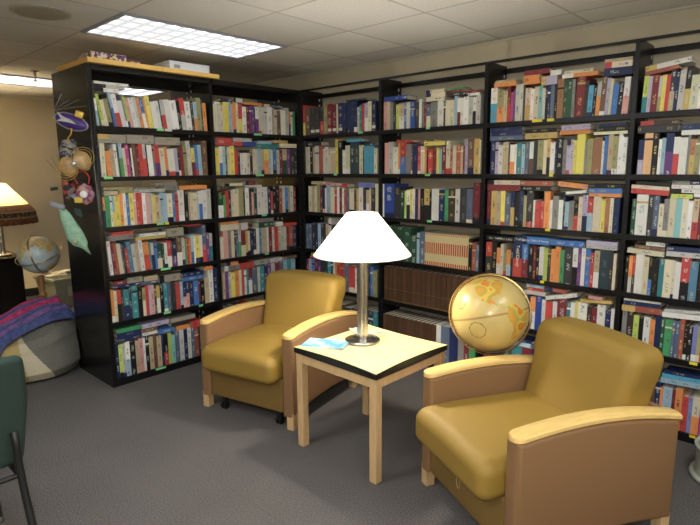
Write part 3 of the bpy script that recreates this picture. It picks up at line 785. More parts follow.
B12v* 1.202 0.0482 0.226 0 0.0 0.171 gy .
B12v- 1.250 0.0143 0.218 0 0.0 0.160 br .
B12v* 1.264 0.0519 0.217 0 0.0 0.146 nv .
B12v- 1.316 0.0233 0.208 0 0.0 0.152 rd .
B12v- 1.339 0.0369 0.207 0 0.0 0.147 cr .
B12v- 1.376 0.0183 0.195 0 0.0 0.148 or .
B12v- 1.394 0.0136 0.176 0 0.0 0.133 bk .
B12v- 1.408 0.0406 0.176 0 0.0 0.130 rd .
B12v- 1.449 0.0356 0.189 0 0.0 0.130 mr .
B12v- 1.484 0.0220 0.188 0 0.0 0.141 ye .
B12v- 1.506 0.0262 0.180 0 0.0 0.135 tq .
B12v- 1.532 0.0346 0.194 0 0.0 0.133 mr .
B12v* 1.567 0.0342 0.235 0 0.0 0.184 cr .
B12v- 1.601 0.0212 0.178 0 0.0 0.134 rs .
B12v- 1.622 0.0294 0.202 0 0.0 0.136 cr .
B12v* 1.652 0.0374 0.204 0 0.0 0.161 rs .
B12v- 1.689 0.0206 0.196 0 0.0 0.133 tn .
B12v- 1.710 0.0123 0.202 0 0.0 0.143 mr .
B12v- 1.722 0.0244 0.243 0 0.0 0.185 lv .
B12v* 1.746 0.0481 0.245 0 0.0 0.182 br .
B12v* 1.795 0.0434 0.243 0 0.0 0.179 gd .
B12v- 1.838 0.0117 0.232 0 0.0 0.174 cr .
B13v- 0.971 0.0158 0.266 0 0.0 0.192 wh .
B13v* 0.987 0.1036 0.266 0 0.0 0.187 rb .
B13v* 1.091 0.0606 0.244 0 0.0 0.167 cc .
B13v- 1.151 0.0398 0.218 0 0.0 0.146 dg .
B13v- 1.191 0.0197 0.215 0 0.0 0.163 lm .
B13v- 1.211 0.0342 0.223 0 0.0 0.171 wh+nv .
B13v- 1.245 0.0242 0.231 0 0.0 0.170 ye .
B13v- 1.269 0.0240 0.232 0 0.0 0.177 wh .
B13v- 1.293 0.0286 0.232 0 0.0 0.165 nv .
B13v- 1.322 0.0189 0.233 0 0.0 0.162 pk .
B13v- 1.341 0.0375 0.233 0 0.0 0.166 bk .
B13v* 1.378 0.0508 0.234 0 0.0 0.183 gd+bk .
B13v- 1.429 0.0183 0.227 0 0.0 0.151 bk .
B13v* 1.447 0.0675 0.236 0 0.0 0.172 wh .
B13v* 1.515 0.0486 0.230 0 0.0 0.159 nv .
B13v- 1.563 0.0305 0.230 0 0.0 0.177 gn .
B13v* 1.594 0.0601 0.239 0 0.0 0.169 db .
B13v* 1.654 0.0380 0.240 0 0.0 0.169 lg .
B13v* 1.692 0.0581 0.244 0 0.0 0.175 cc .
B13v* 1.750 0.0489 0.242 0 0.0 0.178 sl .
B13v* 1.799 0.0560 0.284 0 0.0 0.218 mr .
B14v- 0.978 0.0741 0.272 0 0.0 0.193 dg .
B14v- 1.052 0.0622 0.269 0 0.0 0.209 dg .
B14v- 1.114 0.0711 0.273 0 0.0 0.185 dg .
B14v* 1.185 0.0695 0.270 0 0.0 0.189 dg .
B14v* 1.255 0.0632 0.212 0 0.0 0.143 dg .
B14v- 1.318 0.0240 0.239 0 0.0 0.161 lb .
B14v* 1.342 0.0522 0.249 0 0.0 0.192 sl .
B14v- 1.394 0.0190 0.246 0 0.1 0.187 SET .
B14v- 1.413 0.0190 0.246 0 0.1 0.169 SET .
B14v- 1.432 0.0190 0.246 0 0.1 0.169 SET .
B14v- 1.451 0.0190 0.246 0 0.1 0.177 SET .
B14v- 1.470 0.0190 0.246 0 0.1 0.188 SET .
B14v- 1.489 0.0190 0.246 0 0.1 0.190 SET .
B14v- 1.508 0.0190 0.246 0 0.1 0.188 SET .
B14v- 1.527 0.0190 0.246 0 0.1 0.183 SET .
B14v- 1.546 0.0190 0.246 0 0.1 0.167 SET .
B14v- 1.565 0.0190 0.246 0 0.1 0.176 SET .
B14v- 1.584 0.0190 0.246 0 0.1 0.169 SET .
B14v- 1.603 0.0190 0.246 0 0.1 0.181 SET .
B14v- 1.622 0.0190 0.246 0 0.1 0.182 SET .
B14v- 1.641 0.0190 0.246 0 0.1 0.169 SET .
B14v- 1.660 0.0190 0.246 0 0.1 0.171 SET .
B14v- 1.679 0.0190 0.246 0 0.1 0.189 SET .
B14v- 1.698 0.0190 0.246 0 0.1 0.163 SET .
B14v- 1.717 0.0190 0.246 0 0.1 0.190 SET .
B14v- 1.736 0.0190 0.246 0 0.1 0.193 SET .
B14v- 1.755 0.0190 0.246 0 0.1 0.195 SET .
B14v- 1.774 0.0289 0.230 0 0.1 0.164 bk .
B14v- 1.803 0.0327 0.204 0 0.1 0.150 rs .
B14v- 1.835 0.0283 0.192 0 0.1 0.142 sl .
B15v* 0.990 0.0469 0.283 0 0.0 0.212 ENC .
B15v* 1.037 0.0469 0.283 0 0.0 0.225 ENC .
B15v* 1.084 0.0469 0.283 0 0.0 0.214 ENC .
B15v* 1.131 0.0469 0.283 0 0.0 0.199 ENC .
B15v* 1.178 0.0469 0.283 0 0.0 0.221 ENC .
B15v* 1.224 0.0469 0.283 0 0.0 0.206 ENC .
B15v* 1.271 0.0469 0.283 0 0.0 0.211 ENC .
B15v* 1.318 0.0469 0.283 0 0.0 0.216 ENC .
B15v* 1.365 0.0469 0.283 0 0.0 0.187 ENC .
B15v* 1.412 0.0469 0.283 0 0.0 0.217 ENC .
B15v* 1.459 0.0469 0.283 0 0.0 0.213 ENC .
B15v* 1.506 0.0469 0.283 0 0.0 0.206 ENC .
B15v* 1.552 0.0469 0.283 0 0.0 0.208 ENC .
B15v* 1.599 0.0469 0.283 0 0.0 0.205 ENC .
B15v* 1.646 0.0469 0.283 0 0.0 0.194 ENC .
B15v- 1.693 0.0469 0.283 0 0.0 0.208 ENC .
B15v- 1.740 0.0469 0.283 0 0.0 0.188 ENC .
B15v- 1.787 0.0469 0.283 0 0.0 0.207 ENC .
B15v- 1.834 0.0303 0.283 0 0.0 0.212 ENC .
B16v- 0.981 0.0410 0.299 0 0.0 0.216 ENC .
B16v- 1.022 0.0410 0.299 0 0.0 0.221 ENC .
B16v- 1.063 0.0410 0.299 0 0.0 0.225 ENC .
B16v- 1.104 0.0410 0.299 0 0.0 0.225 ENC .
B16v- 1.145 0.0410 0.299 0 0.0 0.203 ENC .
B16v- 1.186 0.0410 0.299 0 0.0 0.225 ENC .
B16v- 1.227 0.0410 0.299 0 0.0 0.223 ENC .
B16v- 1.268 0.0410 0.299 0 0.0 0.199 ENC .
B16v- 1.309 0.0410 0.299 0 0.0 0.212 ENC .
B16v- 1.350 0.0410 0.299 0 0.0 0.207 ENC .
B16v- 1.391 0.0410 0.299 0 0.0 0.200 ENC .
B16v- 1.432 0.0410 0.299 0 0.0 0.220 ENC .
B16v- 1.473 0.0410 0.299 0 0.0 0.225 ENC .
B16v- 1.514 0.0419 0.305 0 0.0 0.215 wh+bl .
B16v* 1.556 0.0776 0.305 0 0.0 0.225 sl .
B16v* 1.633 0.0757 0.305 0 0.0 0.225 nv .
B16v- 1.709 0.0523 0.305 0 0.0 0.207 gy .
B16v- 1.761 0.0429 0.305 0 0.0 0.225 mr .
B16v* 1.804 0.0591 0.305 0 0.0 0.225 gn .
B21v* 1.913 0.0482 0.226 0 0.0 0.178 wh+cy .
B21v* 1.961 0.0474 0.208 0 0.0 0.158 ol+or .
B21v- 2.008 0.0252 0.198 0 0.0 0.151 tn .
B21v- 2.033 0.0214 0.228 0 0.0 0.161 mr+rd .
B21v- 2.055 0.0212 0.188 0 0.0 0.145 mg .
B21v- 2.076 0.0141 0.202 0 0.0 0.159 pu .
B21v* 2.090 0.0313 0.231 0 0.0 0.180 lg .
B21v- 2.121 0.0207 0.231 0 0.0 0.167 lg .
B21v- 2.142 0.0137 0.223 0 0.0 0.171 cc .
B21v* 2.156 0.0373 0.202 0 0.0 0.147 cr+gd .
B21v- 2.193 0.0235 0.193 0 0.0 0.130 wh .
B21v* 2.217 0.0299 0.202 0 0.0 0.135 cr .
B21v- 2.247 0.0230 0.206 0 0.0 0.138 tq .
B21v- 2.270 0.0195 0.191 0 0.0 0.132 lg .
B21v- 2.289 0.0162 0.201 0 0.0 0.138 bk .
B21v- 2.305 0.0161 0.200 0 0.0 0.146 nv .
B21v* 2.321 0.0255 0.204 0 0.0 0.154 sl .
B21v- 2.347 0.0190 0.207 0 0.0 0.152 bk .
B21v* 2.366 0.0375 0.234 0 0.0 0.168 cp .
B21v* 2.403 0.0247 0.230 0 0.0 0.173 dg .
B21v* 2.428 0.0275 0.227 0 0.0 0.160 dg .
B21v- 2.455 0.0182 0.225 0 0.0 0.163 gy .
B21v* 2.474 0.0507 0.232 0 2.2 0.178 mr .
B21v* 2.524 0.0235 0.205 0 2.2 0.147 db .
B21v* 2.548 0.0291 0.177 0 2.2 0.121 cy .
B21v- 2.577 0.0201 0.172 0 2.2 0.135 bk .
B21v* 2.597 0.0228 0.192 0 2.2 0.146 lg+or .
B21v* 2.620 0.0282 0.217 0 2.2 0.154 br .
B21v* 2.648 0.0195 0.209 0 2.3 0.149 lv .
B21v- 2.668 0.0166 0.201 0 2.3 0.148 cr .
B21v* 2.684 0.0329 0.171 0 2.3 0.127 bl .
B21v* 2.717 0.0271 0.179 0 2.3 0.124 bk .
B21v* 2.744 0.0321 0.203 0 2.3 0.134 wh+pk .
B22v* 1.923 0.0377 0.221 0 0.0 0.153 nv .
B22v- 1.961 0.0224 0.214 0 0.0 0.164 lv .
B22v* 1.983 0.0332 0.193 0 0.0 0.131 wh .
B22v* 2.016 0.0401 0.211 0 0.0 0.153 tn .
B22v- 2.056 0.0108 0.204 0 0.0 0.140 cc .
B22v* 2.067 0.0322 0.193 0 0.0 0.133 wh+or .
B22v- 2.099 0.0142 0.196 0 0.0 0.134 wh .
B22v* 2.114 0.0352 0.201 0 0.0 0.144 tl .
B22v- 2.149 0.0244 0.194 0 0.0 0.133 lb .
B22v- 2.173 0.0276 0.206 0 0.0 0.137 sl .
B22v* 2.201 0.0307 0.205 0 0.0 0.138 wh+br .
B22v- 2.231 0.0101 0.204 0 0.0 0.139 cc .
B22v- 2.241 0.0168 0.222 0 0.0 0.162 cc .
B22v* 2.258 0.0366 0.215 0 0.0 0.144 ol .
B22v- 2.295 0.0230 0.214 0 0.0 0.142 cr .
B22v- 2.318 0.0228 0.219 0 0.0 0.158 gd+bk .
B22v* 2.341 0.0291 0.199 0 0.0 0.143 wh .
B22v- 2.370 0.0096 0.199 0 0.0 0.151 nv .
B22v* 2.379 0.0412 0.216 0 0.0 0.144 bk .
B22v- 2.421 0.0219 0.212 0 0.0 0.152 gy .
B22v- 2.443 0.0248 0.175 0 0.0 0.125 lv .
B22v- 2.467 0.0185 0.210 0 0.0 0.139 lv .
B22v- 2.486 0.0183 0.206 0 0.0 0.164 ye .
B22v* 2.504 0.0482 0.240 0 0.0 0.166 ye .
B22v- 2.552 0.0178 0.198 0 0.0 0.133 gy .
B22v* 2.570 0.0294 0.211 0 0.0 0.154 ol .
B22v* 2.600 0.0521 0.213 0 0.0 0.145 cp .
B22v- 2.652 0.0143 0.194 0 0.0 0.145 wh .
B22v* 2.666 0.0199 0.222 0 0.0 0.157 bl .
B22v* 2.686 0.0281 0.229 0 0.0 0.155 tn .
B22v* 2.714 0.0277 0.220 0 0.0 0.147 ol .
B22v* 2.742 0.0220 0.230 0 0.0 0.175 wh .
B22v* 2.764 0.0272 0.212 0 0.0 0.148 wh .
B23v- 1.914 0.0270 0.231 0 0.0 0.178 mr .
B23v* 1.941 0.0382 0.232 0 0.0 0.168 gd .
B23v* 1.979 0.0377 0.233 0 0.0 0.184 tn .
B23v* 2.017 0.0298 0.233 0 0.0 0.164 ye .
B23v* 2.046 0.0404 0.221 0 0.0 0.154 sl .
B23v* 2.087 0.0290 0.228 0 0.0 0.159 nv+gd .
B23v* 2.116 0.0323 0.229 0 0.0 0.177 bk .
B23v* 2.148 0.0319 0.236 0 0.0 0.177 nv .
B23v- 2.180 0.0211 0.208 0 0.0 0.147 ol .
B23v* 2.201 0.0451 0.238 0 0.0 0.160 cc .
B23v- 2.246 0.0137 0.180 0 0.0 0.136 wh .
B23v* 2.260 0.0340 0.171 0 0.0 0.136 rd .
B23v- 2.294 0.0269 0.176 0 0.0 0.131 rd .
B23v* 2.321 0.0365 0.237 0 0.0 0.157 or .
B23v- 2.357 0.0164 0.184 0 0.0 0.122 wh .
B23v* 2.374 0.0390 0.210 0 0.0 0.141 gy .
B23v* 2.413 0.0289 0.186 0 0.0 0.127 wh .
B23v- 2.441 0.0127 0.206 0 0.0 0.137 nv .
B23v- 2.454 0.0253 0.175 0 0.0 0.117 lb .
B23v* 2.479 0.0312 0.182 0 0.0 0.137 gy .
B23v- 2.511 0.0278 0.165 0 0.0 0.130 bk+rd .
B23v* 2.538 0.0244 0.209 0 0.0 0.144 cr .
B23v* 2.563 0.0302 0.222 0 0.0 0.177 lv+nv .
B23v* 2.593 0.0328 0.204 0 0.0 0.149 rd+lb .
B23v* 2.626 0.0440 0.212 0 0.0 0.164 cr .
B23v* 2.670 0.0261 0.201 0 0.0 0.158 ye .
B23v* 2.696 0.0258 0.208 0 0.0 0.164 cp .
B23v- 2.722 0.0199 0.208 0 0.0 0.139 cr .
B23v* 2.742 0.0337 0.209 0 0.0 0.147 nv .
B24v* 1.916 0.0470 0.221 0 0.0 0.165 rd+cc .
B24v* 1.963 0.0386 0.225 0 0.0 0.178 bk .
B24v- 2.001 0.0267 0.186 0 0.0 0.125 or+wh .
B24v- 2.028 0.0227 0.216 0 0.0 0.152 cr .
B24v- 2.051 0.0225 0.170 0 0.0 0.132 ol .
B24v- 2.073 0.0297 0.179 0 0.0 0.121 or+lb .
B24v- 2.103 0.0184 0.182 0 0.0 0.130 cc .
B24v* 2.121 0.0653 0.233 0 0.0 0.165 nv+rd .
B24v* 2.186 0.0427 0.228 0 0.0 0.172 bl+mr .
B24v* 2.229 0.0351 0.228 0 0.0 0.180 bk .
B24v- 2.264 0.0174 0.224 0 0.0 0.153 mr .
B24v- 2.282 0.0241 0.216 0 0.0 0.165 bk .
B24v* 2.306 0.0307 0.222 0 0.0 0.169 wh .
B24v* 2.336 0.0270 0.218 0 0.0 0.169 lm .
B24v- 2.363 0.0201 0.227 0 0.0 0.167 cc .
B24v- 2.383 0.0265 0.213 0 0.0 0.168 or .
B24v* 2.410 0.0328 0.232 0 0.0 0.165 or .
B24v* 2.443 0.0259 0.215 0 0.0 0.154 gn .
B24v* 2.469 0.0542 0.235 0 0.0 0.163 cc .
B24v* 2.523 0.0314 0.236 0 0.0 0.181 wh+bk .
B24v* 2.554 0.0217 0.238 0 0.0 0.173 pu .
B24v* 2.576 0.0246 0.237 0 0.0 0.166 wh .
B24v* 2.600 0.0304 0.234 0 0.0 0.160 bl .
B24v- 2.631 0.0211 0.214 0 0.0 0.163 rd .
B24v* 2.652 0.0328 0.230 0 0.0 0.171 tn+wh .
B24v* 2.685 0.0556 0.240 0 0.0 0.182 dt .
B24v* 2.740 0.0230 0.238 0 0.0 0.170 cc .
B24v- 2.763 0.0171 0.222 0 0.0 0.161 cr .
B25v- 1.937 0.0709 0.238 0 0.0 0.162 br .
B25v- 2.008 0.0692 0.234 0 0.0 0.178 dg .
B25v- 2.077 0.0601 0.237 0 0.0 0.157 cc .
B25v- 2.137 0.0589 0.239 0 0.0 0.173 gy .
B25v- 2.196 0.0648 0.234 0 0.0 0.179 nv .
B25v* 2.261 0.0353 0.221 0 0.0 0.167 or+wh .
B25v* 2.296 0.0452 0.228 0 0.0 0.153 rb .
B25v- 2.341 0.0241 0.213 0 0.0 0.148 wh .
B25v* 2.365 0.0475 0.205 0 0.0 0.160 rd .
B25v* 2.413 0.0301 0.212 0 0.0 0.159 wh .
B25v* 2.443 0.0624 0.233 0 0.0 0.182 mr .
B25v- 2.505 0.0226 0.226 0 0.0 0.177 tl .
B25v* 2.528 0.0288 0.224 0 0.0 0.162 wh .
B25v- 2.557 0.0190 0.235 0 0.0 0.184 ye .
B25v* 2.576 0.0562 0.234 0 0.0 0.179 wh .
B25v* 2.632 0.0276 0.216 0 0.0 0.152 db .
B25v* 2.660 0.0334 0.214 0 0.0 0.153 mr .
B25v* 2.693 0.0478 0.240 0 0.0 0.161 wh .
B25v* 2.741 0.0323 0.210 0 0.0 0.150 nv .
B25v- 2.773 0.0204 0.227 0 0.0 0.180 wh .
B26v- 1.921 0.0808 0.294 0 0.0 0.198 nv .
B26v- 2.002 0.0709 0.288 0 0.0 0.213 cc .
B26v- 2.073 0.0692 0.282 0 0.0 0.190 dt .
B26v- 2.142 0.0749 0.283 0 0.0 0.190 tl .
B26v- 2.217 0.0730 0.285 0 0.0 0.214 mr .
B26v- 2.290 0.0711 0.288 0 0.0 0.200 nv .
B26v- 2.361 0.0693 0.290 0 0.0 0.193 gy .
B26v- 2.431 0.0809 0.287 0 0.0 0.196 br .
B26v- 2.511 0.0785 0.286 0 0.0 0.214 cc .
B26v- 2.590 0.0762 0.291 0 0.0 0.216 dg .
B26v- 2.666 0.0740 0.283 0 0.0 0.187 mr .
B26v- 2.740 0.0362 0.284 0 0.0 0.196 nv .
B31v* 2.847 0.0256 0.197 0 1.6 0.156 lm+tl .
B31v- 2.872 0.0177 0.194 0 1.6 0.134 lv .
B31v* 2.890 0.0351 0.196 0 1.6 0.145 mr .
B31v- 2.925 0.0149 0.188 0 1.6 0.135 lg+ol .
B31v* 2.940 0.0197 0.192 0 1.6 0.147 ye .
B31v* 2.960 0.0195 0.189 0 1.6 0.141 rd .
B31v* 2.979 0.0241 0.212 0 1.6 0.164 cc+tn .
B31v* 3.003 0.0191 0.200 0 1.6 0.147 nv .
B31v* 3.022 0.0283 0.207 0 1.6 0.142 lg .
B31v* 3.051 0.0280 0.224 0 1.6 0.153 bk+gd .
B31v* 3.079 0.0367 0.175 0 1.6 0.117 cr .
B31v* 3.115 0.0361 0.145 0 1.6 0.113 wh .
B31v* 3.151 0.0267 0.152 0 1.6 0.110 tn .
B31v* 3.178 0.0263 0.139 0 1.6 0.110 bl .
B31v* 3.204 0.0346 0.155 0 1.6 0.123 cc .
B32v* 2.852 0.0288 0.192 0 0.0 0.132 nv+lv .
B32v* 2.881 0.0412 0.228 0 0.0 0.179 ot .
B32v* 2.922 0.0304 0.227 0 0.0 0.152 bk .
B32v- 2.953 0.0151 0.193 0 0.0 0.140 wh .
B32v* 2.968 0.0199 0.198 0 0.0 0.137 lb .
B32v* 2.988 0.0393 0.223 0 0.0 0.173 nv+pu .
B32v* 3.027 0.0290 0.201 0 0.0 0.150 wh+rd .
B32v* 3.056 0.0381 0.196 0 0.0 0.147 wh .
B32v- 3.094 0.0118 0.208 0 0.0 0.160 gy .
B32v* 3.106 0.0234 0.187 0 0.0 0.146 cp+gd .
B32v* 3.129 0.0254 0.186 0 0.0 0.132 ol .
B32v* 3.155 0.0319 0.190 0 0.0 0.141 or+wh .
B32v* 3.187 0.0314 0.199 0 0.0 0.144 nv .
B32v* 3.218 0.0354 0.187 0 0.0 0.126 cr .
B33v* 2.841 0.0243 0.206 0 0.0 0.160 dg .
B33v* 2.865 0.0609 0.233 0 0.0 0.173 wh .
B33v* 2.926 0.0286 0.229 0 0.0 0.177 cc .
B33v* 2.955 0.0282 0.227 0 0.0 0.156 sl .
B33v* 2.983 0.0253 0.183 0 0.0 0.135 cr .
B33v* 3.008 0.0251 0.212 0 0.0 0.154 gy .
B33v* 3.033 0.0322 0.216 0 0.0 0.164 cr .
B33v* 3.066 0.0293 0.214 0 0.0 0.143 tq .
B33v* 3.095 0.0289 0.215 0 0.0 0.152 cr .
B33v* 3.124 0.0238 0.205 0 0.0 0.149 wh .
B33v* 3.148 0.0282 0.217 0 0.0 0.145 tn+rd .
B33v* 3.176 0.0186 0.207 0 0.0 0.152 mr .
B33v* 3.195 0.0276 0.213 0 0.0 0.162 bk .
B33v* 3.222 0.0363 0.224 0 0.0 0.161 cr .
B33v* 3.258 0.0357 0.215 0 0.0 0.161 nv .
B34v- 2.831 0.0194 0.217 0 0.0 0.161 bk .
B34v- 2.851 0.0193 0.219 0 0.0 0.151 or+lg .
B34v- 2.870 0.0164 0.221 0 0.0 0.156 rd+cc .
B34v* 2.886 0.0432 0.233 0 0.0 0.186 wh .
B34v* 2.929 0.0292 0.222 0 0.0 0.157 cr .
B34v* 2.959 0.0184 0.219 0 0.0 0.157 bk+bl .
B34v* 2.977 0.0338 0.216 0 0.0 0.145 bk .
B34v* 3.011 0.0257 0.219 0 0.0 0.151 tl .
B34v* 3.037 0.0405 0.217 0 0.0 0.148 cr .
B34v- 3.077 0.0150 0.214 0 0.0 0.169 cr .
B34v* 3.092 0.0273 0.208 0 0.0 0.158 wh .
B34v* 3.119 0.0439 0.237 0 0.0 0.186 rd+bk .
B34v* 3.163 0.0383 0.219 0 0.0 0.175 sb .
B34v* 3.202 0.0236 0.217 0 0.0 0.162 bk .
B34v* 3.225 0.0280 0.226 0 0.0 0.179 cr .
B34v* 3.253 0.0368 0.230 0 0.0 0.169 mr .
B35v* 2.839 0.0254 0.226 0 0.0 0.163 gy .
B35v* 2.865 0.0363 0.226 0 0.0 0.179 db .
B35v* 2.901 0.0303 0.210 0 0.0 0.165 lm .
B35v* 2.931 0.0245 0.206 0 0.0 0.164 bk .
B35v* 2.956 0.0350 0.209 0 0.0 0.152 wh .
B35v* 2.991 0.0265 0.200 0 0.0 0.153 or .
B35v* 3.017 0.0262 0.228 0 0.0 0.164 nv .
B35v* 3.044 0.0234 0.215 0 0.0 0.172 dg .
B35v* 3.067 0.0384 0.215 0 0.0 0.170 gn .
B35v- 3.105 0.0152 0.214 0 0.0 0.150 sl .
B35v* 3.121 0.0226 0.212 0 0.0 0.168 sl .
B35v* 3.143 0.0224 0.231 0 0.0 0.158 rs .
B35v- 3.166 0.0173 0.197 0 0.0 0.133 bk .
B35v* 3.183 0.0244 0.196 0 0.0 0.149 bk .
B35v* 3.207 0.0218 0.206 0 0.0 0.144 pw .
B35v* 3.229 0.0192 0.204 0 0.0 0.150 ol .
B35v* 3.248 0.0261 0.214 0 0.0 0.161 rd .
B35v* 3.274 0.0374 0.209 0 0.0 0.139 nv .
B36v- 2.853 0.0518 0.305 0 0.0 0.225 cc .
B36v- 2.905 0.0451 0.305 0 0.0 0.213 mr .
B36v- 2.950 0.0498 0.301 0 0.0 0.217 nv .
B36v- 3.000 0.0488 0.289 0 0.0 0.205 br .
B36v- 3.049 0.0267 0.262 0 0.0 0.200 nv .
B36v- 3.075 0.0159 0.231 0 0.0 0.177 or+wh .
B36v- 3.091 0.0470 0.240 0 0.0 0.168 lb .
B36v- 3.138 0.0155 0.237 0 0.0 0.160 mr .
B36v- 3.154 0.0357 0.250 0 0.0 0.175 or .
B36v- 3.189 0.0326 0.212 0 0.0 0.152 rd .
B36v- 3.222 0.0199 0.213 0 0.0 0.143 pw .
B36v- 3.242 0.0368 0.222 0 0.0 0.151 cr+or .
B36v- 3.279 0.0338 0.220 0 0.0 0.169 mg .
B36v- 3.313 0.0380 0.219 0 0.0 0.166 nv .
A01h- -1.814 0.1685 0.026 2.0787 0.0 0.101 wh .
A01h- -1.814 0.2106 0.023 2.1056 0.0 0.126 lg .
A01h- -1.814 0.2391 0.016 2.1293 0.0 0.143 wh .
A11h- -0.887 0.0554 0.019 2.0677 0.0 0.100 cr .
A11h- -0.822 0.1144 0.019 2.0975 0.0 0.100 nv .
A11h- -0.698 0.0890 0.032 2.0975 0.0 0.100 lg .
A11h- -0.599 0.1866 0.020 2.0880 0.0 0.112 or .
A11h- -0.407 0.0812 0.021 2.0848 0.0 0.100 cr .
A11h- -0.315 0.1348 0.017 2.0848 0.0 0.100 sl .
A02h- -1.817 0.1935 0.024 1.7420 0.0 0.116 gg .
A02h- -1.616 0.2016 0.025 1.7430 0.0 0.121 gg .
A02h- -1.407 0.2014 0.025 1.7392 0.0 0.121 gg .
A02h* -1.817 0.1935 0.034 1.7664 0.0 0.116 gg .
A02h* -1.616 0.2016 0.035 1.7683 0.0 0.121 gg .
A02h- -1.407 0.2014 0.029 1.7655 0.0 0.121 gg .
A12h- -0.879 0.1434 0.063 1.7457 0.0 0.100 rd .
A12h- -0.716 0.2245 0.037 1.7457 0.0 0.135 rb .
A12h- -0.481 0.2422 0.038 1.7314 0.0 0.145 tl .
A12h- -0.227 0.2007 0.035 1.7442 0.0 0.120 cr .
A12h- -0.716 0.1825 0.029 1.7834 0.0 0.109 lg .
A12h- -0.470 0.1526 0.025 1.7705 0.0 0.100 lb .
A12h- -0.295 0.1611 0.026 1.7803 0.0 0.100 gd .
A03h- -1.806 0.0975 0.028 1.3856 0.0 0.100 tn .
A03h- -1.702 0.1015 0.021 1.3982 0.0 0.100 ol .
A03h- -1.593 0.2398 0.022 1.3953 0.0 0.144 lg .
A03h- -1.806 0.2060 0.021 1.4201 0.0 0.124 ol .
A03h- -1.345 0.0989 0.038 1.4041 0.0 0.100 gy .
A03h- -1.229 0.2372 0.031 1.4041 0.0 0.142 or .
A03h- -1.593 0.1523 0.014 1.4179 0.0 0.100 gy .
A03h- -1.425 0.1788 0.022 1.4425 0.0 0.107 gy .
A13h- -0.871 0.1562 0.025 1.3951 0.0 0.100 cc .
A13h- -0.613 0.1699 0.017 1.4044 0.0 0.102 lg .
A13h- -0.823 0.1791 0.021 1.4204 0.0 0.107 cr .
A13h- -0.613 0.1051 0.034 1.4223 0.0 0.100 mr .
A04h- -1.794 0.1738 0.036 1.0662 0.0 0.104 gy .
A04h- -1.605 0.2354 0.022 1.0500 0.0 0.141 gd .
A04h- -1.780 0.1598 0.022 1.1029 0.0 0.100 rd .
A04h- -1.353 0.1348 0.015 1.0375 0.0 0.100 cc .
A04h- -1.201 0.1422 0.011 1.1201 0.0 0.100 rd .
A04h- -1.574 0.2052 0.022 1.0733 0.0 0.123 wh .
A04h- -1.353 0.1348 0.062 1.0537 0.0 0.100 gg .
A14h- -0.881 0.1889 0.050 1.0537 0.0 0.113 cr .
A14h- -0.681 0.0728 0.060 1.0464 0.0 0.100 lg .
A14h- -0.881 0.1787 0.021 1.1048 0.0 0.107 or .
A14h- -0.491 0.1677 0.044 1.0499 0.0 0.101 dg .
A14h- -0.300 0.0818 0.036 1.0478 0.0 0.100 wh .
A14h- -0.207 0.1578 0.023 1.0419 0.0 0.100 rd .
A14h- -0.491 0.1677 0.035 1.0951 0.0 0.101 gy .
A05h- -1.794 0.1928 0.022 0.7212 0.0 0.116 nv .
A05h- -1.593 0.1341 0.023 0.7145 0.0 0.100 sl .
A05h- -1.794 0.0947 0.029 0.7443 0.0 0.100 mr .
A05h- -1.692 0.1138 0.042 0.7443 0.0 0.100 gg .
A05h- -1.562 0.1031 0.038 0.7383 0.0 0.100 tn .
A05h* -1.443 0.1759 0.055 0.7074 0.0 0.106 gg .
A05h- -1.250 0.1882 0.033 0.6875 0.0 0.113 bl .
A05h- -1.250 0.1882 0.032 0.7209 0.0 0.113 nv .
A05h- -1.052 0.0751 0.033 0.7476 0.0 0.100 or .
A15h- -0.861 0.1413 0.043 0.7125 0.0 0.100 gy .
A15h- -0.709 0.1482 0.053 0.7061 0.0 0.100 rd .
A15h- -0.550 0.1443 0.045 0.7212 0.0 0.100 gg .
A15h- -0.841 0.1215 0.030 0.7562 0.0 0.100 or .
A15h- -0.383 0.1399 0.037 0.7247 0.0 0.100 lg .
A15h- -0.219 0.1594 0.028 0.7309 0.0 0.100 br .
A06h- -1.800 0.1817 0.031 0.3203 0.0 0.109 nv .
A06h- -1.610 0.1202 0.024 0.3259 0.0 0.100 wh .
A06h- -1.482 0.1343 0.032 0.3113 0.0 0.100 bl .
A06h- -1.800 0.1817 0.038 0.3518 0.0 0.109 nv .
A06h- -1.330 0.1145 0.033 0.3071 0.0 0.100 or .
A06h- -1.610 0.1202 0.031 0.3503 0.0 0.100 br .
A06h- -1.800 0.1817 0.030 0.3908 0.0 0.109 gn .
A06h- -1.610 0.2200 0.032 0.3824 0.0 0.132 lv .
A06h- -1.373 0.1574 0.033 0.3443 0.0 0.100 db .
A06h- -1.198 0.1010 0.050 0.2998 0.0 0.100 rd .
A06h- -1.373 0.2117 0.033 0.3778 0.0 0.127 gg .
B01h- 0.572 0.2226 0.016 2.1028 0.0 0.134 nv .
B02h- 0.094 0.1694 0.035 1.7562 0.0 0.102 cc .
B02h- 0.568 0.1706 0.024 1.7753 0.0 0.102 cy .
B02h- 0.767 0.1347 0.024 1.7364 0.0 0.100 dt .
B03h- 0.124 0.1826 0.027 1.4161 0.0 0.110 tn .
B03h- 0.319 0.1852 0.026 1.4048 0.0 0.111 pk .
B03h- 0.517 0.0594 0.034 1.3918 0.0 0.100 rd .
B03h- 0.703 0.1769 0.041 1.3988 0.0 0.106 pw .
B05h- 0.090 0.1618 0.019 0.7340 0.0 0.100 rd .
B05h- 0.104 0.2005 0.023 0.7573 0.0 0.120 ye .
B11h- 0.983 0.2251 0.034 2.0697 0.0 0.135 rb .
B11h- 1.382 0.1645 0.032 2.0367 0.0 0.100 cr .
B11h- 1.564 0.1548 0.024 2.0553 0.0 0.100 cc .
B11h- 1.734 0.0930 0.017 2.0455 0.0 0.100 wh .
B11h- 1.382 0.1645 0.024 2.0691 0.0 0.100 cr .
B11h- 1.382 0.1561 0.021 2.0943 0.0 0.100 cr .
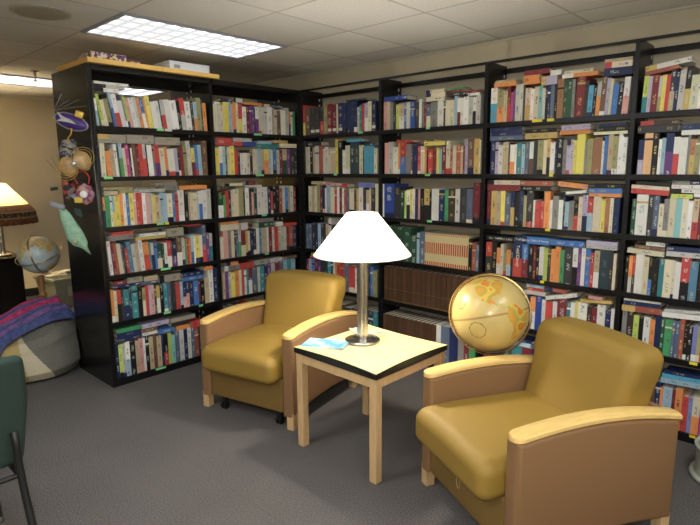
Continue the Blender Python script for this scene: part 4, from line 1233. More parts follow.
B11h- 1.555 0.1631 0.017 2.0799 0.0 0.100 mr .
B11h- 1.555 0.1472 0.014 2.0976 0.0 0.100 gn .
B11h- 1.734 0.1006 0.017 2.0628 0.0 0.100 mr .
B12h- 1.371 0.1849 0.029 1.7193 0.0 0.111 ye .
B12h- 1.353 0.1253 0.015 1.7489 0.0 0.100 br .
B12h- 1.106 0.1639 0.019 1.7492 0.0 0.100 rd .
B21h- 1.932 0.1566 0.028 2.0814 0.0 0.100 or .
B21h* 2.143 0.1061 0.055 2.0767 0.0 0.100 or .
B21h* 2.256 0.1015 0.054 2.0610 0.0 0.100 lv .
B21h* 2.388 0.2116 0.023 2.0879 0.0 0.127 or .
B21h* 2.633 0.1503 0.044 2.0721 -0.8 0.100 nv .
B21h- 1.939 0.1424 0.013 2.1105 0.0 0.100 tn .
B21h- 2.143 0.1638 0.030 2.1323 0.0 0.100 mr .
B21h- 2.313 0.0687 0.029 2.1154 0.0 0.100 wh .
B21h- 2.401 0.1710 0.017 2.1116 0.0 0.103 cr .
B21h* 2.633 0.1503 0.033 2.1166 -0.8 0.100 cr .
B21h- 2.633 0.1503 0.016 2.1500 -0.8 0.100 tn .
B22h* 1.916 0.2372 0.029 1.7337 0.0 0.142 sl .
B22h* 2.167 0.2101 0.037 1.7344 0.0 0.126 gd .
B22h- 2.396 0.1809 0.024 1.7526 0.0 0.109 or .
B22h- 2.600 0.1880 0.017 1.7422 0.0 0.113 cr .
B22h- 1.916 0.2303 0.026 1.7637 0.0 0.138 nv .
B22h* 1.916 0.2303 0.029 1.7904 0.0 0.138 nv .
B22h- 2.167 0.2101 0.025 1.7724 0.0 0.126 bk .
B22h* 2.623 0.1651 0.028 1.7600 0.0 0.100 bk .
B22h* 2.403 0.1746 0.030 1.7772 1.1 0.105 lv .
B22h- 2.623 0.1545 0.017 1.7891 0.0 0.100 nv .
B23h* 1.908 0.2353 0.040 1.3993 0.0 0.141 mr .
B23h* 2.150 0.2157 0.032 1.4036 0.0 0.129 bk .
B23h- 2.379 0.2039 0.019 1.3761 6.4 0.122 wh .
B23h- 2.594 0.1874 0.021 1.3775 0.0 0.112 or .
B23h* 1.908 0.2353 0.030 1.4404 0.0 0.141 cr .
B23h* 2.150 0.2157 0.032 1.4366 0.0 0.129 rs .
B23h* 2.398 0.1847 0.031 1.4389 -6.4 0.111 or .
B23h* 2.588 0.1933 0.030 1.3990 0.0 0.116 bl .
B23h- 2.600 0.1815 0.024 1.4293 0.0 0.109 bk .
B24h* 1.914 0.2103 0.035 1.0546 0.0 0.126 bk .
B24h* 2.131 0.2347 0.047 1.0546 0.0 0.141 bl .
B24h* 2.372 0.2148 0.038 1.0595 0.0 0.129 bl .
B24h- 2.599 0.1801 0.021 1.0613 0.0 0.108 lg .
B24h* 2.599 0.1801 0.027 1.0835 0.0 0.108 lv .
B25h- 2.212 0.1459 0.027 0.7140 0.0 0.100 lg .
B25h- 2.365 0.2073 0.026 0.6925 14.3 0.124 wh .
B25h- 2.585 0.1908 0.019 0.7141 5.7 0.114 gd .
B25h- 2.234 0.1110 0.020 0.7421 0.0 0.100 rd .
B25h- 2.365 0.1315 0.027 0.7532 0.0 0.100 rs .
B25h- 2.634 0.0836 0.019 0.7471 0.0 0.100 pk .
B25h- 2.227 0.1181 0.020 0.7634 0.0 0.100 lb .
B26h- 2.100 0.1768 0.029 0.3393 0.0 0.106 lb .
B26h- 2.093 0.1987 0.022 0.3689 0.0 0.119 nv .
B31h* 2.855 0.1647 0.021 2.0516 7.0 0.100 rs .
B31h* 2.855 0.2200 0.026 2.0732 7.3 0.132 wh .
B32h* 2.841 0.1987 0.040 1.7407 0.0 0.119 cc .
B32h* 3.058 0.1456 0.026 1.7208 0.0 0.100 wh .
B32h* 2.851 0.1835 0.024 1.7818 0.0 0.110 db .
B32h* 3.058 0.1456 0.031 1.7473 0.0 0.100 nv .
B33h* 2.830 0.1947 0.028 1.4052 -3.6 0.117 rd .
B33h- 3.035 0.1050 0.024 1.3814 0.0 0.100 lm .
B33h- 3.145 0.0911 0.021 1.3902 0.0 0.100 rd .
B33h* 2.830 0.1947 0.020 1.4341 -3.6 0.117 cr .
B33h* 3.035 0.1918 0.021 1.4122 0.0 0.115 wh .
B33h- 2.852 0.1734 0.020 1.4532 -2.3 0.104 bk .
B33h* 3.035 0.1918 0.021 1.4344 0.0 0.115 wh .
B33h- 3.035 0.0863 0.021 1.4566 0.0 0.100 gy .
B33h- 3.126 0.1008 0.021 1.4566 0.0 0.100 nv .
B34h* 2.835 0.1941 0.029 1.0587 -2.9 0.116 cr .
B34h* 3.039 0.2193 0.028 1.0585 0.0 0.132 lg .
B34h- 2.873 0.1561 0.023 1.0867 -2.8 0.100 br .
B34h* 3.039 0.2193 0.028 1.0871 0.0 0.132 nv .
B34h- 2.931 0.0976 0.023 1.1078 -1.0 0.100 wh .
B35h* 2.832 0.2091 0.036 0.7060 1.8 0.125 rs .
B35h* 3.047 0.2148 0.029 0.7059 2.8 0.129 wh .
B35h* 2.838 0.1984 0.024 0.7448 1.3 0.119 nv .
B35h* 3.057 0.2323 0.017 0.7361 4.9 0.139 lg .
B35h* 2.838 0.1984 0.012 0.7697 1.3 0.119 wh .
B36h- 3.071 0.2568 0.030 0.3159 3.0 0.154 lb .
B36h- 3.076 0.2516 0.024 0.3481 2.7 0.151 cy .
B36h- 3.087 0.1845 0.018 0.3778 1.3 0.111 nv .
'''
TAGS='''
A1g -1.393 -1.338
A1w -1.330 -1.273
A1g -0.519 -0.434
A2g -1.805 -1.743
A2g -0.514 -0.428
A3g -1.443 -1.387
A3y -1.379 -1.346
A3g -0.465 -0.410
A4g -1.436 -1.354
A4g -0.447 -0.402
A5g -1.436 -1.378
A5g -1.132 -1.095
A6g -1.533 -1.450
B1g 0.717 0.772
B2g 0.433 0.470
B1g 1.396 1.432
B2g 1.394 1.440
B3g 1.420 1.465
B1y 2.217 2.283
B1y 2.315 2.360
B2y 2.347 2.373
B3y 2.341 2.374
B4y 2.326 2.353
B5y 3.207 3.246
B6y 3.244 3.274
'''
# ------------------------------------------------------------------ books
COL = {'wh':((.80,.79,.74),'white'),'cr':((.72,.66,.45),'cream'),'ye':((.82,.70,.08),'yellow'),'lm':((.52,.66,.08),'lime green'),
'ol':((.36,.34,.14),'olive'),'gn':((.05,.36,.12),'green'),'dg':((.02,.09,.045),'dark green'),'tl':((.03,.26,.29),'teal'),'tq':((.22,.55,.50),'turquoise'),
'lb':((.36,.55,.68),'light blue'),'bl':((.05,.20,.55),'blue'),'rb':((.02,.07,.36),'royal blue'),'nv':((.015,.03,.11),'navy'),'pu':((.17,.05,.24),'purple'),
'lv':((.50,.45,.62),'lavender'),'pk':((.74,.36,.31),'pink'),'mg':((.50,.05,.22),'magenta'),'rd':((.62,.05,.04),'red'),'mr':((.22,.02,.03),'maroon'),
'or':((.86,.30,.05),'orange'),'ot':((.78,.46,.18),'pale orange'),'tn':((.55,.43,.26),'tan'),'br':((.19,.10,.06),'brown'),'db':((.06,.035,.025),'dark brown'),
'gy':((.26,.25,.23),'grey'),'lg':((.56,.56,.51),'light grey'),'gg':((.36,.33,.26),'greige'),'bk':((.012,.012,.013),'black'),'cc':((.045,.045,.05),'charcoal'),
'gd':((.62,.42,.10),'gold'),'sl':((.11,.16,.25),'slate blue'),'sb':((.08,.24,.38),'steel blue'),'rs':((.42,.10,.06),'rust red'),'cp':((.42,.18,.07),'copper brown'),
'dt':((.03,.06,.075),'dark teal'),'cy':((.06,.38,.60),'bright blue'),'pw':((.22,.26,.62),'periwinkle'),'SET':((.66,.55,.30),'cream and red'),'ENC':((.085,.04,.018),'brown')}
def covermat():
    m = bpy.data.materials.new('printed book cover'); m.use_nodes = True; nt = m.node_tree; b = nt.nodes['Principled BSDF']
    b.inputs['Roughness'].default_value = .42
    ac = nt.nodes.new('ShaderNodeAttribute'); ac.attribute_name = 'cover'
    ai = nt.nodes.new('ShaderNodeAttribute'); ai.attribute_name = 'ink'
    u1 = nt.nodes.new('ShaderNodeUVMap'); u1.uv_map = 'metre'
    u2 = nt.nodes.new('ShaderNodeUVMap'); u2.uv_map = 'unit'
    # lettering-like marks: noise stretched along the spine, kept to a middle band and to title / author windows
    mp = nt.nodes.new('ShaderNodeMapping'); mp.inputs['Scale'].default_value = (230,70,1); nt.links.new(u1.outputs[0], mp.inputs[0])
    n = nt.nodes.new('ShaderNodeTexNoise'); n.inputs['Scale'].default_value = 1; n.inputs['Detail'].default_value = 1; nt.links.new(mp.outputs[0], n.inputs['Vector'])
    g = nt.nodes.new('ShaderNodeMath'); g.operation='GREATER_THAN'; g.inputs[1].default_value=.52; nt.links.new(n.outputs['Fac'], g.inputs[0])
    sx = nt.nodes.new('ShaderNodeSeparateXYZ'); nt.links.new(u2.outputs[0], sx.inputs[0])
    s = nt.nodes.new('ShaderNodeMath'); s.operation='SUBTRACT'; s.inputs[1].default_value=.5; nt.links.new(sx.outputs[1], s.inputs[0])
    a = nt.nodes.new('ShaderNodeMath'); a.operation='ABSOLUTE'; nt.links.new(s.outputs[0], a.inputs[0])
    l = nt.nodes.new('ShaderNodeMath'); l.operation='LESS_THAN'; l.inputs[1].default_value=.2; nt.links.new(a.outputs[0], l.inputs[0])
    mp2 = nt.nodes.new('ShaderNodeMapping'); mp2.inputs['Scale'].default_value = (17,0,1); nt.links.new(u1.outputs[0], mp2.inputs[0])
    n2 = nt.nodes.new('ShaderNodeTexNoise'); n2.inputs['Scale'].default_value = 1; n2.inputs['Detail'].default_value = 0; nt.links.new(mp2.outputs[0], n2.inputs['Vector'])
    g2 = nt.nodes.new('ShaderNodeMath'); g2.operation='GREATER_THAN'; g2.inputs[1].default_value=.52; nt.links.new(n2.outputs['Fac'], g2.inputs[0])
    m1 = nt.nodes.new('ShaderNodeMath'); m1.operation='MULTIPLY'; nt.links.new(g.outputs[0],m1.inputs[0]); nt.links.new(l.outputs[0],m1.inputs[1])
    m2 = nt.nodes.new('ShaderNodeMath'); m2.operation='MULTIPLY'; nt.links.new(m1.outputs[0],m2.inputs[0]); nt.links.new(g2.outputs[0],m2.inputs[1])
    m3 = nt.nodes.new('ShaderNodeMath'); m3.operation='MULTIPLY'; nt.links.new(m2.outputs[0],m3.inputs[0]); nt.links.new(ai.outputs['Alpha'],m3.inputs[1])
    mix = nt.nodes.new('ShaderNodeMix'); mix.data_type='RGBA'
    nt.links.new(m3.outputs[0], mix.inputs[0]); nt.links.new(ac.outputs['Color'], mix.inputs[6]); nt.links.new(ai.outputs['Color'], mix.inputs[7])
    nt.links.new(mix.outputs[2], b.inputs['Base Color']); return m
COVER = covermat()
def layers(bm):
    return (bm.loops.layers.float_color.get('cover') or bm.loops.layers.float_color.new('cover'),
            bm.loops.layers.float_color.get('ink') or bm.loops.layers.float_color.new('ink'),
            bm.loops.layers.uv.get('metre') or bm.loops.layers.uv.new('metre'),
            bm.loops.layers.uv.get('unit') or bm.loops.layers.uv.new('unit'))
def book_cover(bm, w, h, d, segs, ink, off, Mx, mi=0, alpha_=.6):
    """spine-forward book: thickness w (x), long side h (z), depth d (y, spine at y=0); segs: [(z0,z1,col)] in 0..1"""
    lc,li,lm,lu = layers(bm); t = min(.0025,w*.16)
    def blk(x0,x1,y0,y1,z0,z1,col,alpha):
        v,fs = box(bm,x0,x1,y0,y1,z0,z1,mi)
        co = [vv.co.copy() for vv in v]
        for f in fs:
            for lp in f.loops:
                c = lp.vert.co
                lp[lc] = (*col,1); lp[li] = (*ink,alpha)
                lp[lm].uv = (c.z+off, c.x+off*.37); lp[lu].uv = (c.z/h, c.x/w)
        for vv in v: vv.co = Mx @ vv.co
    main = segs[-1][2]
    if len(segs)==6:   # striped set: red blocks keep a thin cream line down each side
        for n_,(z0,z1,col) in enumerate(segs):
            if n_ in (0,2,4):
                blk(0,w*.22,0,t,z0*h,z1*h,(.66,.56,.31),0); blk(w*.22,w*.78,0,t,z0*h,z1*h,col,0); blk(w*.78,w,0,t,z0*h,z1*h,(.66,.56,.31),0)
            else: blk(0,w,0,t,z0*h,z1*h,col,0)
    else:
      for z0,z1,col in segs: blk(0,w,0,t,z0*h,z1*h,col,alpha_)
    if len(segs)==6: main=(.62,.54,.34)
    blk(0,t,t,d,0,h,main,0); blk(w-t,w,t,d,0,h,main,0)
def book_pages(bm, w, h, d, Mx, mi=0):
    t = min(.0025,w*.16); g = .004
    v,fs = box(bm,t*1.02,w-t*1.02,t*1.02,d-g,g,h-g,mi)
    for vv in v: vv.co = Mx @ vv.co
def jit(c, r, k=.12):
    g_=lum(c); c=tuple(g_*.14+x*.86 for x in c)
    f = 1+r.uniform(-k,k); return tuple(max(.004,min(.95,x*f*(1+r.uniform(-.04,.04)))) for x in c)
def lum(c): return .3*c[0]+.6*c[1]+.1*c[2]
ROWN = {1:'top shelf',2:'second shelf',3:'third shelf',4:'fourth shelf',5:'fifth shelf',6:'bottom shelf'}
BAYN = {'A0':'far left bay','A1':'bay left of corner','B0':'bay right of corner','B1':'bay behind lamp','B2':'bay behind beige globe','B3':'far right bay'}
recs = []
for ln in BOOKS.strip().split('\n'):
    q = ln.split(); k = q[0]
    r = dict(p=k[0],b=int(k[1]),sh=int(k[2]),k=k[3],ind=k[4]=='*',s=float(q[1]),w=float(q[2]),h=float(q[3]),z=float(q[4]),a=math.radians(float(q[5])),d=float(q[6]),f=q[8])
    c = q[7].split('+'); r['c'] = c[0]; r['c2'] = c[1] if len(c)>1 else ''
    recs.append(r)
def cname(r):
    a = COL[r['c']][1]
    return a+' and '+COL[r['c2']][1] if r['c2'] else a
ORD = ['first','second','third','fourth','fifth','sixth','seventh','eighth','ninth','tenth','eleventh','twelfth','thirteenth','fourteenth','fifteenth']
rowsd = {}
for i,r in enumerate(recs): rowsd.setdefault((r['p'],r['b'],r['sh'],r['k']),[]).append(i)
cand = {}
for key,l in rowsd.items():
    place = ROWN[key[2]]+', '+BAYN[key[0]+str(key[1])]
    for j,i in enumerate(l):
        r = recs[i]; n = cname(r)
        if r['c']=='ENC': r['label'] = 'brown leather-look encyclopedia volume in the matching row, '+place; r['fixed']=1; continue
        if r['c']=='SET': r['label'] = 'cream spine with red striped block, in the matching leaning set, '+place; r['fixed']=1; continue
        if key[3]=='v':
            L = cname(recs[l[j-1]]) if j else None; R = cname(recs[l[j+1]]) if j<len(l)-1 else None
            L = L and L.split(' and ')[0]; R = R and R.split(' and ')[0]
            if recs[l[j-1]]['c'] in('SET','ENC') and j: L = 'matching set'
            if L is None: r['label'] = '%s book at the left post, %s'%(n,place)
            elif R is None: r['label'] = '%s book at the right post, %s'%(n,place)
            elif L==R: r['label'] = '%s book between two %s books, %s'%(n,L,place)
            else: r['label'] = '%s book between %s and %s, %s'%(n,L,R,place)
        else:
            r['label'] = '%s book lying flat above upright books, %s'%(n,place)
        cand.setdefault(r['label'],[]).append(i)
for lb,l in cand.items():
    if len(l)>1:
        for i in l:
            r = recs[i]; key=(r['p'],r['b'],r['sh'],r['k']); place = ROWN[key[2]]+', '+BAYN[key[0]+str(key[1])]; n = cname(r)
            same = sorted([j for j in rowsd[key] if cname(recs[j])==n], key=lambda j:(round(recs[j]['s'],3) if key[3]=='v' else round(recs[j]['s'],2),recs[j]['z'])); m_ = same.index(i)
            if len(same)==1: r['label']='%s book, %s'%(n,place)
            elif key[3]=='v':
                r['label'] = '%s upright %s book from left, %s'%(ORD[m_],n,place)
            else: r['label'] = '%s flat %s book from left, %s'%(ORD[m_],n,place)
TALL = {}
brn = random.Random(5)
stuff = B(); layers(stuff)
REC = .012
INKS = {'nv':(.75,.75,.7),'bk':(.8,.78,.7),'cc':(.7,.68,.6)}
def text_mesh(txt, size, m, name, parent, Mx):
    cu = bpy.data.curves.new('t','FONT'); cu.body = txt; cu.size = size; cu.align_x='CENTER'; cu.align_y='CENTER'; cu.extrude=.0003
    to = bpy.data.objects.new('t',cu); C.objects.link(to)
    dg = bpy.context.evaluated_depsgraph_get(); me = bpy.data.meshes.new_from_object(to.evaluated_get(dg))
    bpy.data.objects.remove(to); bpy.data.curves.remove(cu)
    me.transform(Mx); me.materials.clear(); me.materials.append(m)
    o = bpy.data.objects.new(name, me); link(o,parent); return o
M['text_white'] = mat('white print',(.85,.85,.82),.5)
M['text_gold'] = mat('gold print',(.75,.55,.18),.5)
M['text_red'] = mat('red print',(.6,.04,.04),.5)
M['text_dark'] = mat('dark print',(.02,.02,.03),.5)
for i,r in enumerate(recs):
    z = HS[r['sh']]; c = COL[r['c']][0]; c2 = COL[r['c2']][0] if r['c2'] else None
    rc = REC + (brn.uniform(0,.006) if r['c'] not in ('ENC','SET') else .001)
    if r['p']=='A' : Bx = Matrix(((0,-1,0,-rc),(1,0,0,0),(0,0,1,0),(0,0,0,1)))
    else: Bx = Matrix(((1,0,0,0),(0,1,0,rc),(0,0,1,0),(0,0,0,1)))
    fixed = r['c'] in ('ENC','SET')
    col = jit(c,brn,.22) if r['c']=='ENC' else (c if fixed else jit(c,brn)); off = brn.uniform(0,50)
    ink = (.03,.03,.04) if lum(col)>.22 else brn.choice([(.75,.74,.68),(.7,.55,.2),(.8,.8,.75)])
    if lum(col)>.4 and brn.random()<.35: ink = brn.choice([(.5,.05,.04),(.05,.12,.4),(.05,.25,.12)])
    al = brn.choice([.15,.6,.7,.8,.9])
    if fixed: ink = (.14,.075,.03); al=.5
    if fixed: brn.random()
    if r['k']=='v':
        th = r['a']; w = r['w']*math.cos(th)*(.93 if r['c']=='ENC' else .985); h = r['h']
        # tilt about the lower corner that stays on the board
        px = r['s'] if th<=0 else r['s']+r['w']
        R = Matrix.Rotation(th,4,'Y')
        loc = Matrix.Translation((px,0,z+.0004))
        Mx = R @ (Matrix.Translation((-w,0,0)) if th>0 else Matrix.Identity(4))
        world = Bx @ loc
        if r['c']=='SET':
            rdc=(.50,.05,.03); cc_=(.66,.56,.31)
            segs=[(0,.12,rdc),(.12,.37,cc_),(.37,.72,rdc),(.72,.95,cc_),(.95,.98,rdc),(.98,1,cc_)]
        elif r['c']=='ENC':
            gl=(.20,.11,.035); segs=[(0,.03,gl),(.03,.34,col),(.34,.355,gl),(.355,.97,col),(.97,1,col)]
        elif c2:
            f = brn.choice([.42,.48,.55]); segs=[(0,f,jit(c2,brn)),(f,1,col)]
        else:
            k = brn.random()
            if k<.16: f=brn.uniform(.10,.2); segs=[(0,f,jit(COL[brn.choice(['wh','cr','bk','rd','nv'])][0],brn)),(f,1,col)]
            elif k<.28: f=brn.uniform(.7,.85); cz=jit(COL[brn.choice(['wh','cr','gd','bk'])][0],brn); segs=[(0,f,col),(f,f+.05,cz),(f+.05,1,col)]
            else: segs=[(0,1,col)]
    else:
        # lying flat: long side along the shelf
        w = r['h']; h = r['w']; th = r['a']
        world = Bx @ Matrix.Translation((r['s'],0,r['z']+.0002))
        Mx = Matrix.Rotation(-th,4,'Y') @ Matrix(((0,0,1,0),(0,1,0,0),(-1,0,0,w),(0,0,0,1)))
        segs=[(0,1,col)]
        if c2: segs=[(0,.45,jit(c2,brn)),(.45,1,col)]
        elif brn.random()<.25:
            f=brn.uniform(.2,.4); segs=[(0,f,jit(COL[brn.choice(['wh','bk','rd','nv','gd'])][0],brn)),(f,1,col)]
    if r['ind']:
        bm = B(); book_cover(bm,w,h,r['d'],segs,ink,off,Mx,0,al)
        o = obj('book',bm,COVER); o.matrix_world = world
        tag(o,r['label'],'book','books on the '+ROWN[r['sh']]+', '+BAYN[r['p']+str(r['b'])])
        bm = B(); book_pages(bm,w,h,r['d'],Mx); obj('page_block',bm,M['paper'],o)
        if r['f']=='s':
            bm = B(); box(bm,w*.12,w*.88,-.0006,0,.02,.045); bm.transform(Mx); obj('call_number_sticker',bm,M['sticker'],o)
        r['obj']=o; r['Mx']=Mx; r['wh']=(w,h)
    else:
        book_cover(stuff,w,h,r['d'],segs,ink,off,world@Mx,0,al); book_pages(stuff,w,h,r['d'],world@Mx,1)
# a few books on the far side of the left run, seen through the open shelves
for sh,(y0,y1) in ((3,(-1.7,-1.1)),(4,(-1.5,-1.05)),(5,(-.85,-.1)),(4,(-.7,-.2)),(2,(-.8,-.3)),(6,(-1.6,-.2))):
    y = y0
    while y<y1:
        w = brn.uniform(.014,.04); h = brn.uniform(.17,.25); d=.15
        Mx = Matrix(((0,1,0,-.590),(-1,0,0,y+w),(0,0,1,HS[sh]+.0004),(0,0,0,1)))
        book_cover(stuff,w,h,d,[(0,1,jit(COL[brn.choice(['cr','or','tn','rd','gn','wh','bk','gy','bl'])][0],brn))],(.1,.1,.1),brn.uniform(0,9),Mx)
        book_pages(stuff,w,h,d,Mx,1); y += w+.0006
o = obj('book',stuff,[COVER,M['paper']]); tag(o,'the many remaining narrower and partly hidden books packed along all shelves','books','books packed along all shelves','stuff')
def find(p,b,sh,k,c,s=None):
    l=[r for r in recs if (r['p'],r['b'],r['sh'],r['k'],r['c'])==(p,b,sh,k,c) and r.get('obj')]
    if s is not None: l.sort(key=lambda r:abs(r['s']-s))
    return l[0] if l else None
def title(r,txt,size,m='text_white',u=.5,v=.5,name='title'):
    """printed title on a spine; runs along the long side"""
    if not r: return
    w,h = r['wh']; Mx = r['Mx']
    # text plane: x along long side, y across, facing -y
    if r['k']=='v': T = Matrix(((0,1,0,w*v),(0,0,-1,-.0004),(-1,0,0,h*u),(0,0,0,1)))
    else: T = Matrix(((0,-1,0,w*v),(0,0,-1,-.0004),(1,0,0,h*u),(0,0,0,1)))
    text_mesh(txt,size,M[m],name,r['obj'],Mx@T)
title(find('B',2,4,'h','bl'),'Tom Clancy: Debt of Honor',.020,'text_white')
title(find('B',2,4,'h','bk'),'Tom Clancy',.015,'text_white')
title(find('B',2,4,'v','nv'),'Tom Clancy',.030,'text_white',.62)
title(find('B',2,4,'v','bl'),'Tom Clancy',.022,'text_white',.68)
for pl,sh,c,s0,s1 in [(q[0],int(q[1]),q[2],float(a),float(b_)) for q,a,b_ in (l.split() for l in TAGS.strip().split('\n'))]:
    z=HS[sh]; bm=B()
    if pl=='A': box(bm,.0003,.0016,s0,s1,z-.015,z-.002); box(bm,.0003,.0016,s0,s1,z-.002,z+.0012)
    else: box(bm,s0,s1,-.0016,-.0003,z-.015,z-.002); box(bm,s0,s1,-.0016,-.0003,z-.002,z+.0012)
    bays = ('A0' if (s0<-.92) else 'A1') if pl=='A' else 'B%d'%int((s0-.02)/W)
    o=obj('shelf_label',bm,M['tag_'+c])
    tag(o,None,'shelf label','coloured labels clipped to shelf edges')
    o['_p']=(['A0','A1','B0','B1','B2','B3'].index(bays)*10+sh); o['_s']=s0; o['_c']={'g':'green','y':'yellow','w':'pale'}[c]
tl=[o for o in C.objects if '_p' in o]
for o in tl:
    same=sorted([p for p in tl if p['_p']==o['_p'] and p['_c']==o['_c']],key=lambda p:p['_s'])
    pos = '' if len(same)==1 else ('left ' if same[0]==o else 'right ')
    k=['A0','A1','B0','B1','B2','B3'][o['_p']//10]
    o['label']='%s%s paper label on the edge of the %s, %s'%(pos,o['_c'],ROWN[o['_p']%10],BAYN[k])
for o in tl:
    for k in ('_p','_s','_c'): del o[k]
# ------------------------------------------------------------------ armchairs
def arm_z(y):   # underside of the wooden cap, arched
    t = (y+.40)/.80
    return .572 + .118*t - .156*t*t
def armchair(loc, rz, label, casters, ring):
    t = tag(empty('armchair',loc,rz),label,'armchair','mustard armchairs with wooden arm caps')
    N=20; ys=[-.40+.80*i/N for i in range(N+1)]
    for s in (-1,1):
        x0,x1=(.292,.375) if s>0 else (-.375,-.292)
        outline=[(y,arm_z(y)) for y in ys]+[(.40-.80*i/N, -.0+.086+.032*math.sin(PI*i/N)) for i in range(N+1)]
        bm=B(); prism(bm,outline,lambda u,v,d:(d,u,v),x0,x1)
        bmesh.ops.recalc_face_normals(bm,faces=bm.faces[:])
        ed=[e for e in bm.edges if len(e.link_faces)==2 and any(len(f.verts)>4 for f in e.link_faces)]
        bmesh.ops.bevel(bm,geom=ed,offset=.022,segments=4,affect='EDGES',profile=.5)
        obj('side_panel',bm,M['fabric_side'],t,True)
        # cap
        bm=B(); w0,w1=x0+.001,x1-.001; cx=(w0+w1)/2; hw=(w1-w0)/2
        rows=[]
        yy=[-.4075,-.407,-.405,-.401,-.395,-.386,-.376,-.366]+[-.35+.755*i/22 for i in range(23)]
        for y in yy:
            k = 1.0 if y>-.366 else max(.08,math.sqrt(max(0,1-((y+.366)/.0416)**2)))
            zt = arm_z(max(-.40,min(.40,y))); drop = 0
            rows.append([bm.verts.new((cx+hw*k*a, y, zt+b)) for a,b in ((-1,.0005),(-1,.014),(-.86,.021),(-.4,.025),(.4,.025),(.86,.021),(1,.014),(1,.0005))])
        for a,b_ in zip(rows,rows[1:]):
            for i in range(8): bm.faces.new((a[i],a[(i+1)%8],b_[(i+1)%8],b_[i]))
        bm.faces.new(rows[0]); bm.faces.new(rows[-1]); obj('arm_cap',bm,M['maple'],t,True)
        for yf in (-.372,.372):
            bm=B(); cxl=s*.345
            v,f=box(bm,cxl-.025,cxl+.025,yf-.025,yf+.025,.0005,.11); bevel(bm,.004)
            obj('leg',bm,M['maple_leg'],t)
    # seat cushion with rounded waterfall front
    def dseat(p):
        x,y,z=p; k=(y+.34)/.68
        z2 = z + .010*math.cos(x/.29*PI/2)*(1 if z>0 else 0)
        if y<-.1: z2 += -.018*((-.1-y)/.24)**2
        return (x, y-.135-(.02*max(0,(-y-.2)/.14)), z2+.388+(-.020*k))
    bm=B(); rbox(bm,.2895,.340,.084,.054,6,5,dseat); obj('seat_cushion',bm,M['fabric'],t,'all')
    bm=bbox(-.2905,.2905,-.392,.36,.094,.312,.012,3); obj('front_apron',bm,M['fabric_apron'],t,True)
    # back cushion
    def dback(p):
        x,y,z=p; k=(z+.235)/.47
        yy=y*(1-.10*k)+.203+.100*k - (.012*math.cos(x/.3*PI/2) if y<0 else 0)
        kk=max(0,min(1,(k-.56)/.2)); xx=x*(1+.065*kk*kk*(3-2*kk))
        return (xx,yy,z+.600 - .022*(x/.3)**2*(k))
    bm=B(); rbox(bm,.2895,.104,.228,.055,6,6,dback); obj('back_cushion',bm,M['fabric'],t,'all')
    # upright outer back board
    bm=B(); prism(bm,[(.33,.13),(.385,.13),(.388,.56),(.36,.56)],lambda u,v,d:(d,u,v),-.288,.288)
    bevel(bm,.006); obj('back_panel',bm,M['fabric_side'],t,True)
    if casters:
        for x in (-.215,.235):
            bm=B(); box(bm,x-.014,x+.014,-.365,-.335,.046,.098); bevel(bm,.004)
            c=obj('caster',bm,M['black_plastic'],t,True)
            bm=B()
            for dx in (-.017,.006):
                for k in (0,):
                    ring_=[]
                    prism(bm,[(-.352+.024*math.cos(2*PI*i/20),.0245+.024*math.sin(2*PI*i/20)) for i in range(20)],lambda u,v,d:(d,u,v),x+dx-.001,x+dx+.012)
            obj('wheel',bm,M['rubber'],c,True)
    if ring:
        bm=B(); tube(bm,[( -.03+.014*math.cos(2*PI*i/16), -.3945, .200+.035*math.sin(2*PI*i/16)) for i in range(16)],.0022,6,True)
        obj('pull_loop',bm,mat('pull loop',(.45,.30,.14),.5),t,True)
    return t
armchair((1.018,-1.117,0),math.radians(13),'mustard armchair with wooden arm caps beside the table, backed by the left shelves',True,False)
armchair((2.852,-1.150,0),math.radians(-27),'large foreground mustard armchair with wooden arm caps, right of the table',False,True)

# ------------------------------------------------------------------ side table
TZ=.586
t = tag(empty('side_table',(1.905,-1.216,0),math.radians(-.8)),'small square maple side table with black edging, between the armchairs','table')
hs=.302
def concave(h,ins,n=12):
    out=[]
    for k in range(4):
        a=k*PI/2
        for i in range(n):
            u=-1+2*i/n; x=u*h; y=-(h-ins*(1-u*u))
            out.append((x*math.cos(a)-y*math.sin(a), x*math.sin(a)+y*math.cos(a)))
    return out
bm=B(); top=concave(hs,.020); lo=concave(hs,.0)
a=[bm.verts.new((x,y,TZ)) for x,y in top]; bm.faces.new(a)
b_=[bm.verts.new((x,y,TZ-.003)) for x,y in top]; bm.faces.new(b_[::-1])
for i in range(len(a)): bm.faces.new((a[i],a[(i+1)%len(a)],b_[(i+1)%len(a)],b_[i]))
obj('tabletop',bm,M['maple_top'],t)
bm=B(); a=[bm.verts.new((x,y,TZ-.0032)) for x,y in top]; b_=[bm.verts.new((x,y,TZ-.026)) for x,y in lo]; c=[bm.verts.new((x,y,TZ-.031)) for x,y in lo]
n=len(a); bm.faces.new(a); bm.faces.new(c[::-1])
for i in range(n):
    bm.faces.new((a[i],a[(i+1)%n],b_[(i+1)%n],b_[i])); bm.faces.new((b_[i],b_[(i+1)%n],c[(i+1)%n],c[i]))
tag(obj('table_edge',bm,M['rubber'],t),'black bevelled rubber edge')
for sx in (-1,1):
    for sy in (-1,1):
        bm=B(); box(bm,sx*.295-(.046 if sx>0 else 0),sx*.295+(0 if sx>0 else .046),sy*.295-(.046 if sy>0 else 0),sy*.295+(0 if sy>0 else .046),.0005,TZ-.0315); bevel(bm,.004)
        obj('leg',bm,M['maple_leg'],t)
for k in range(4):
    bm=B(); v,_=box(bm,-.2485,.2485,-.292,-.268,TZ-.083,TZ-.0315); bmesh.ops.rotate(bm,verts=bm.verts[:],cent=(0,0,0),matrix=Matrix.Rotation(k*PI/2,3,'Z'))
    obj('apron',bm,M['maple_leg'],t)

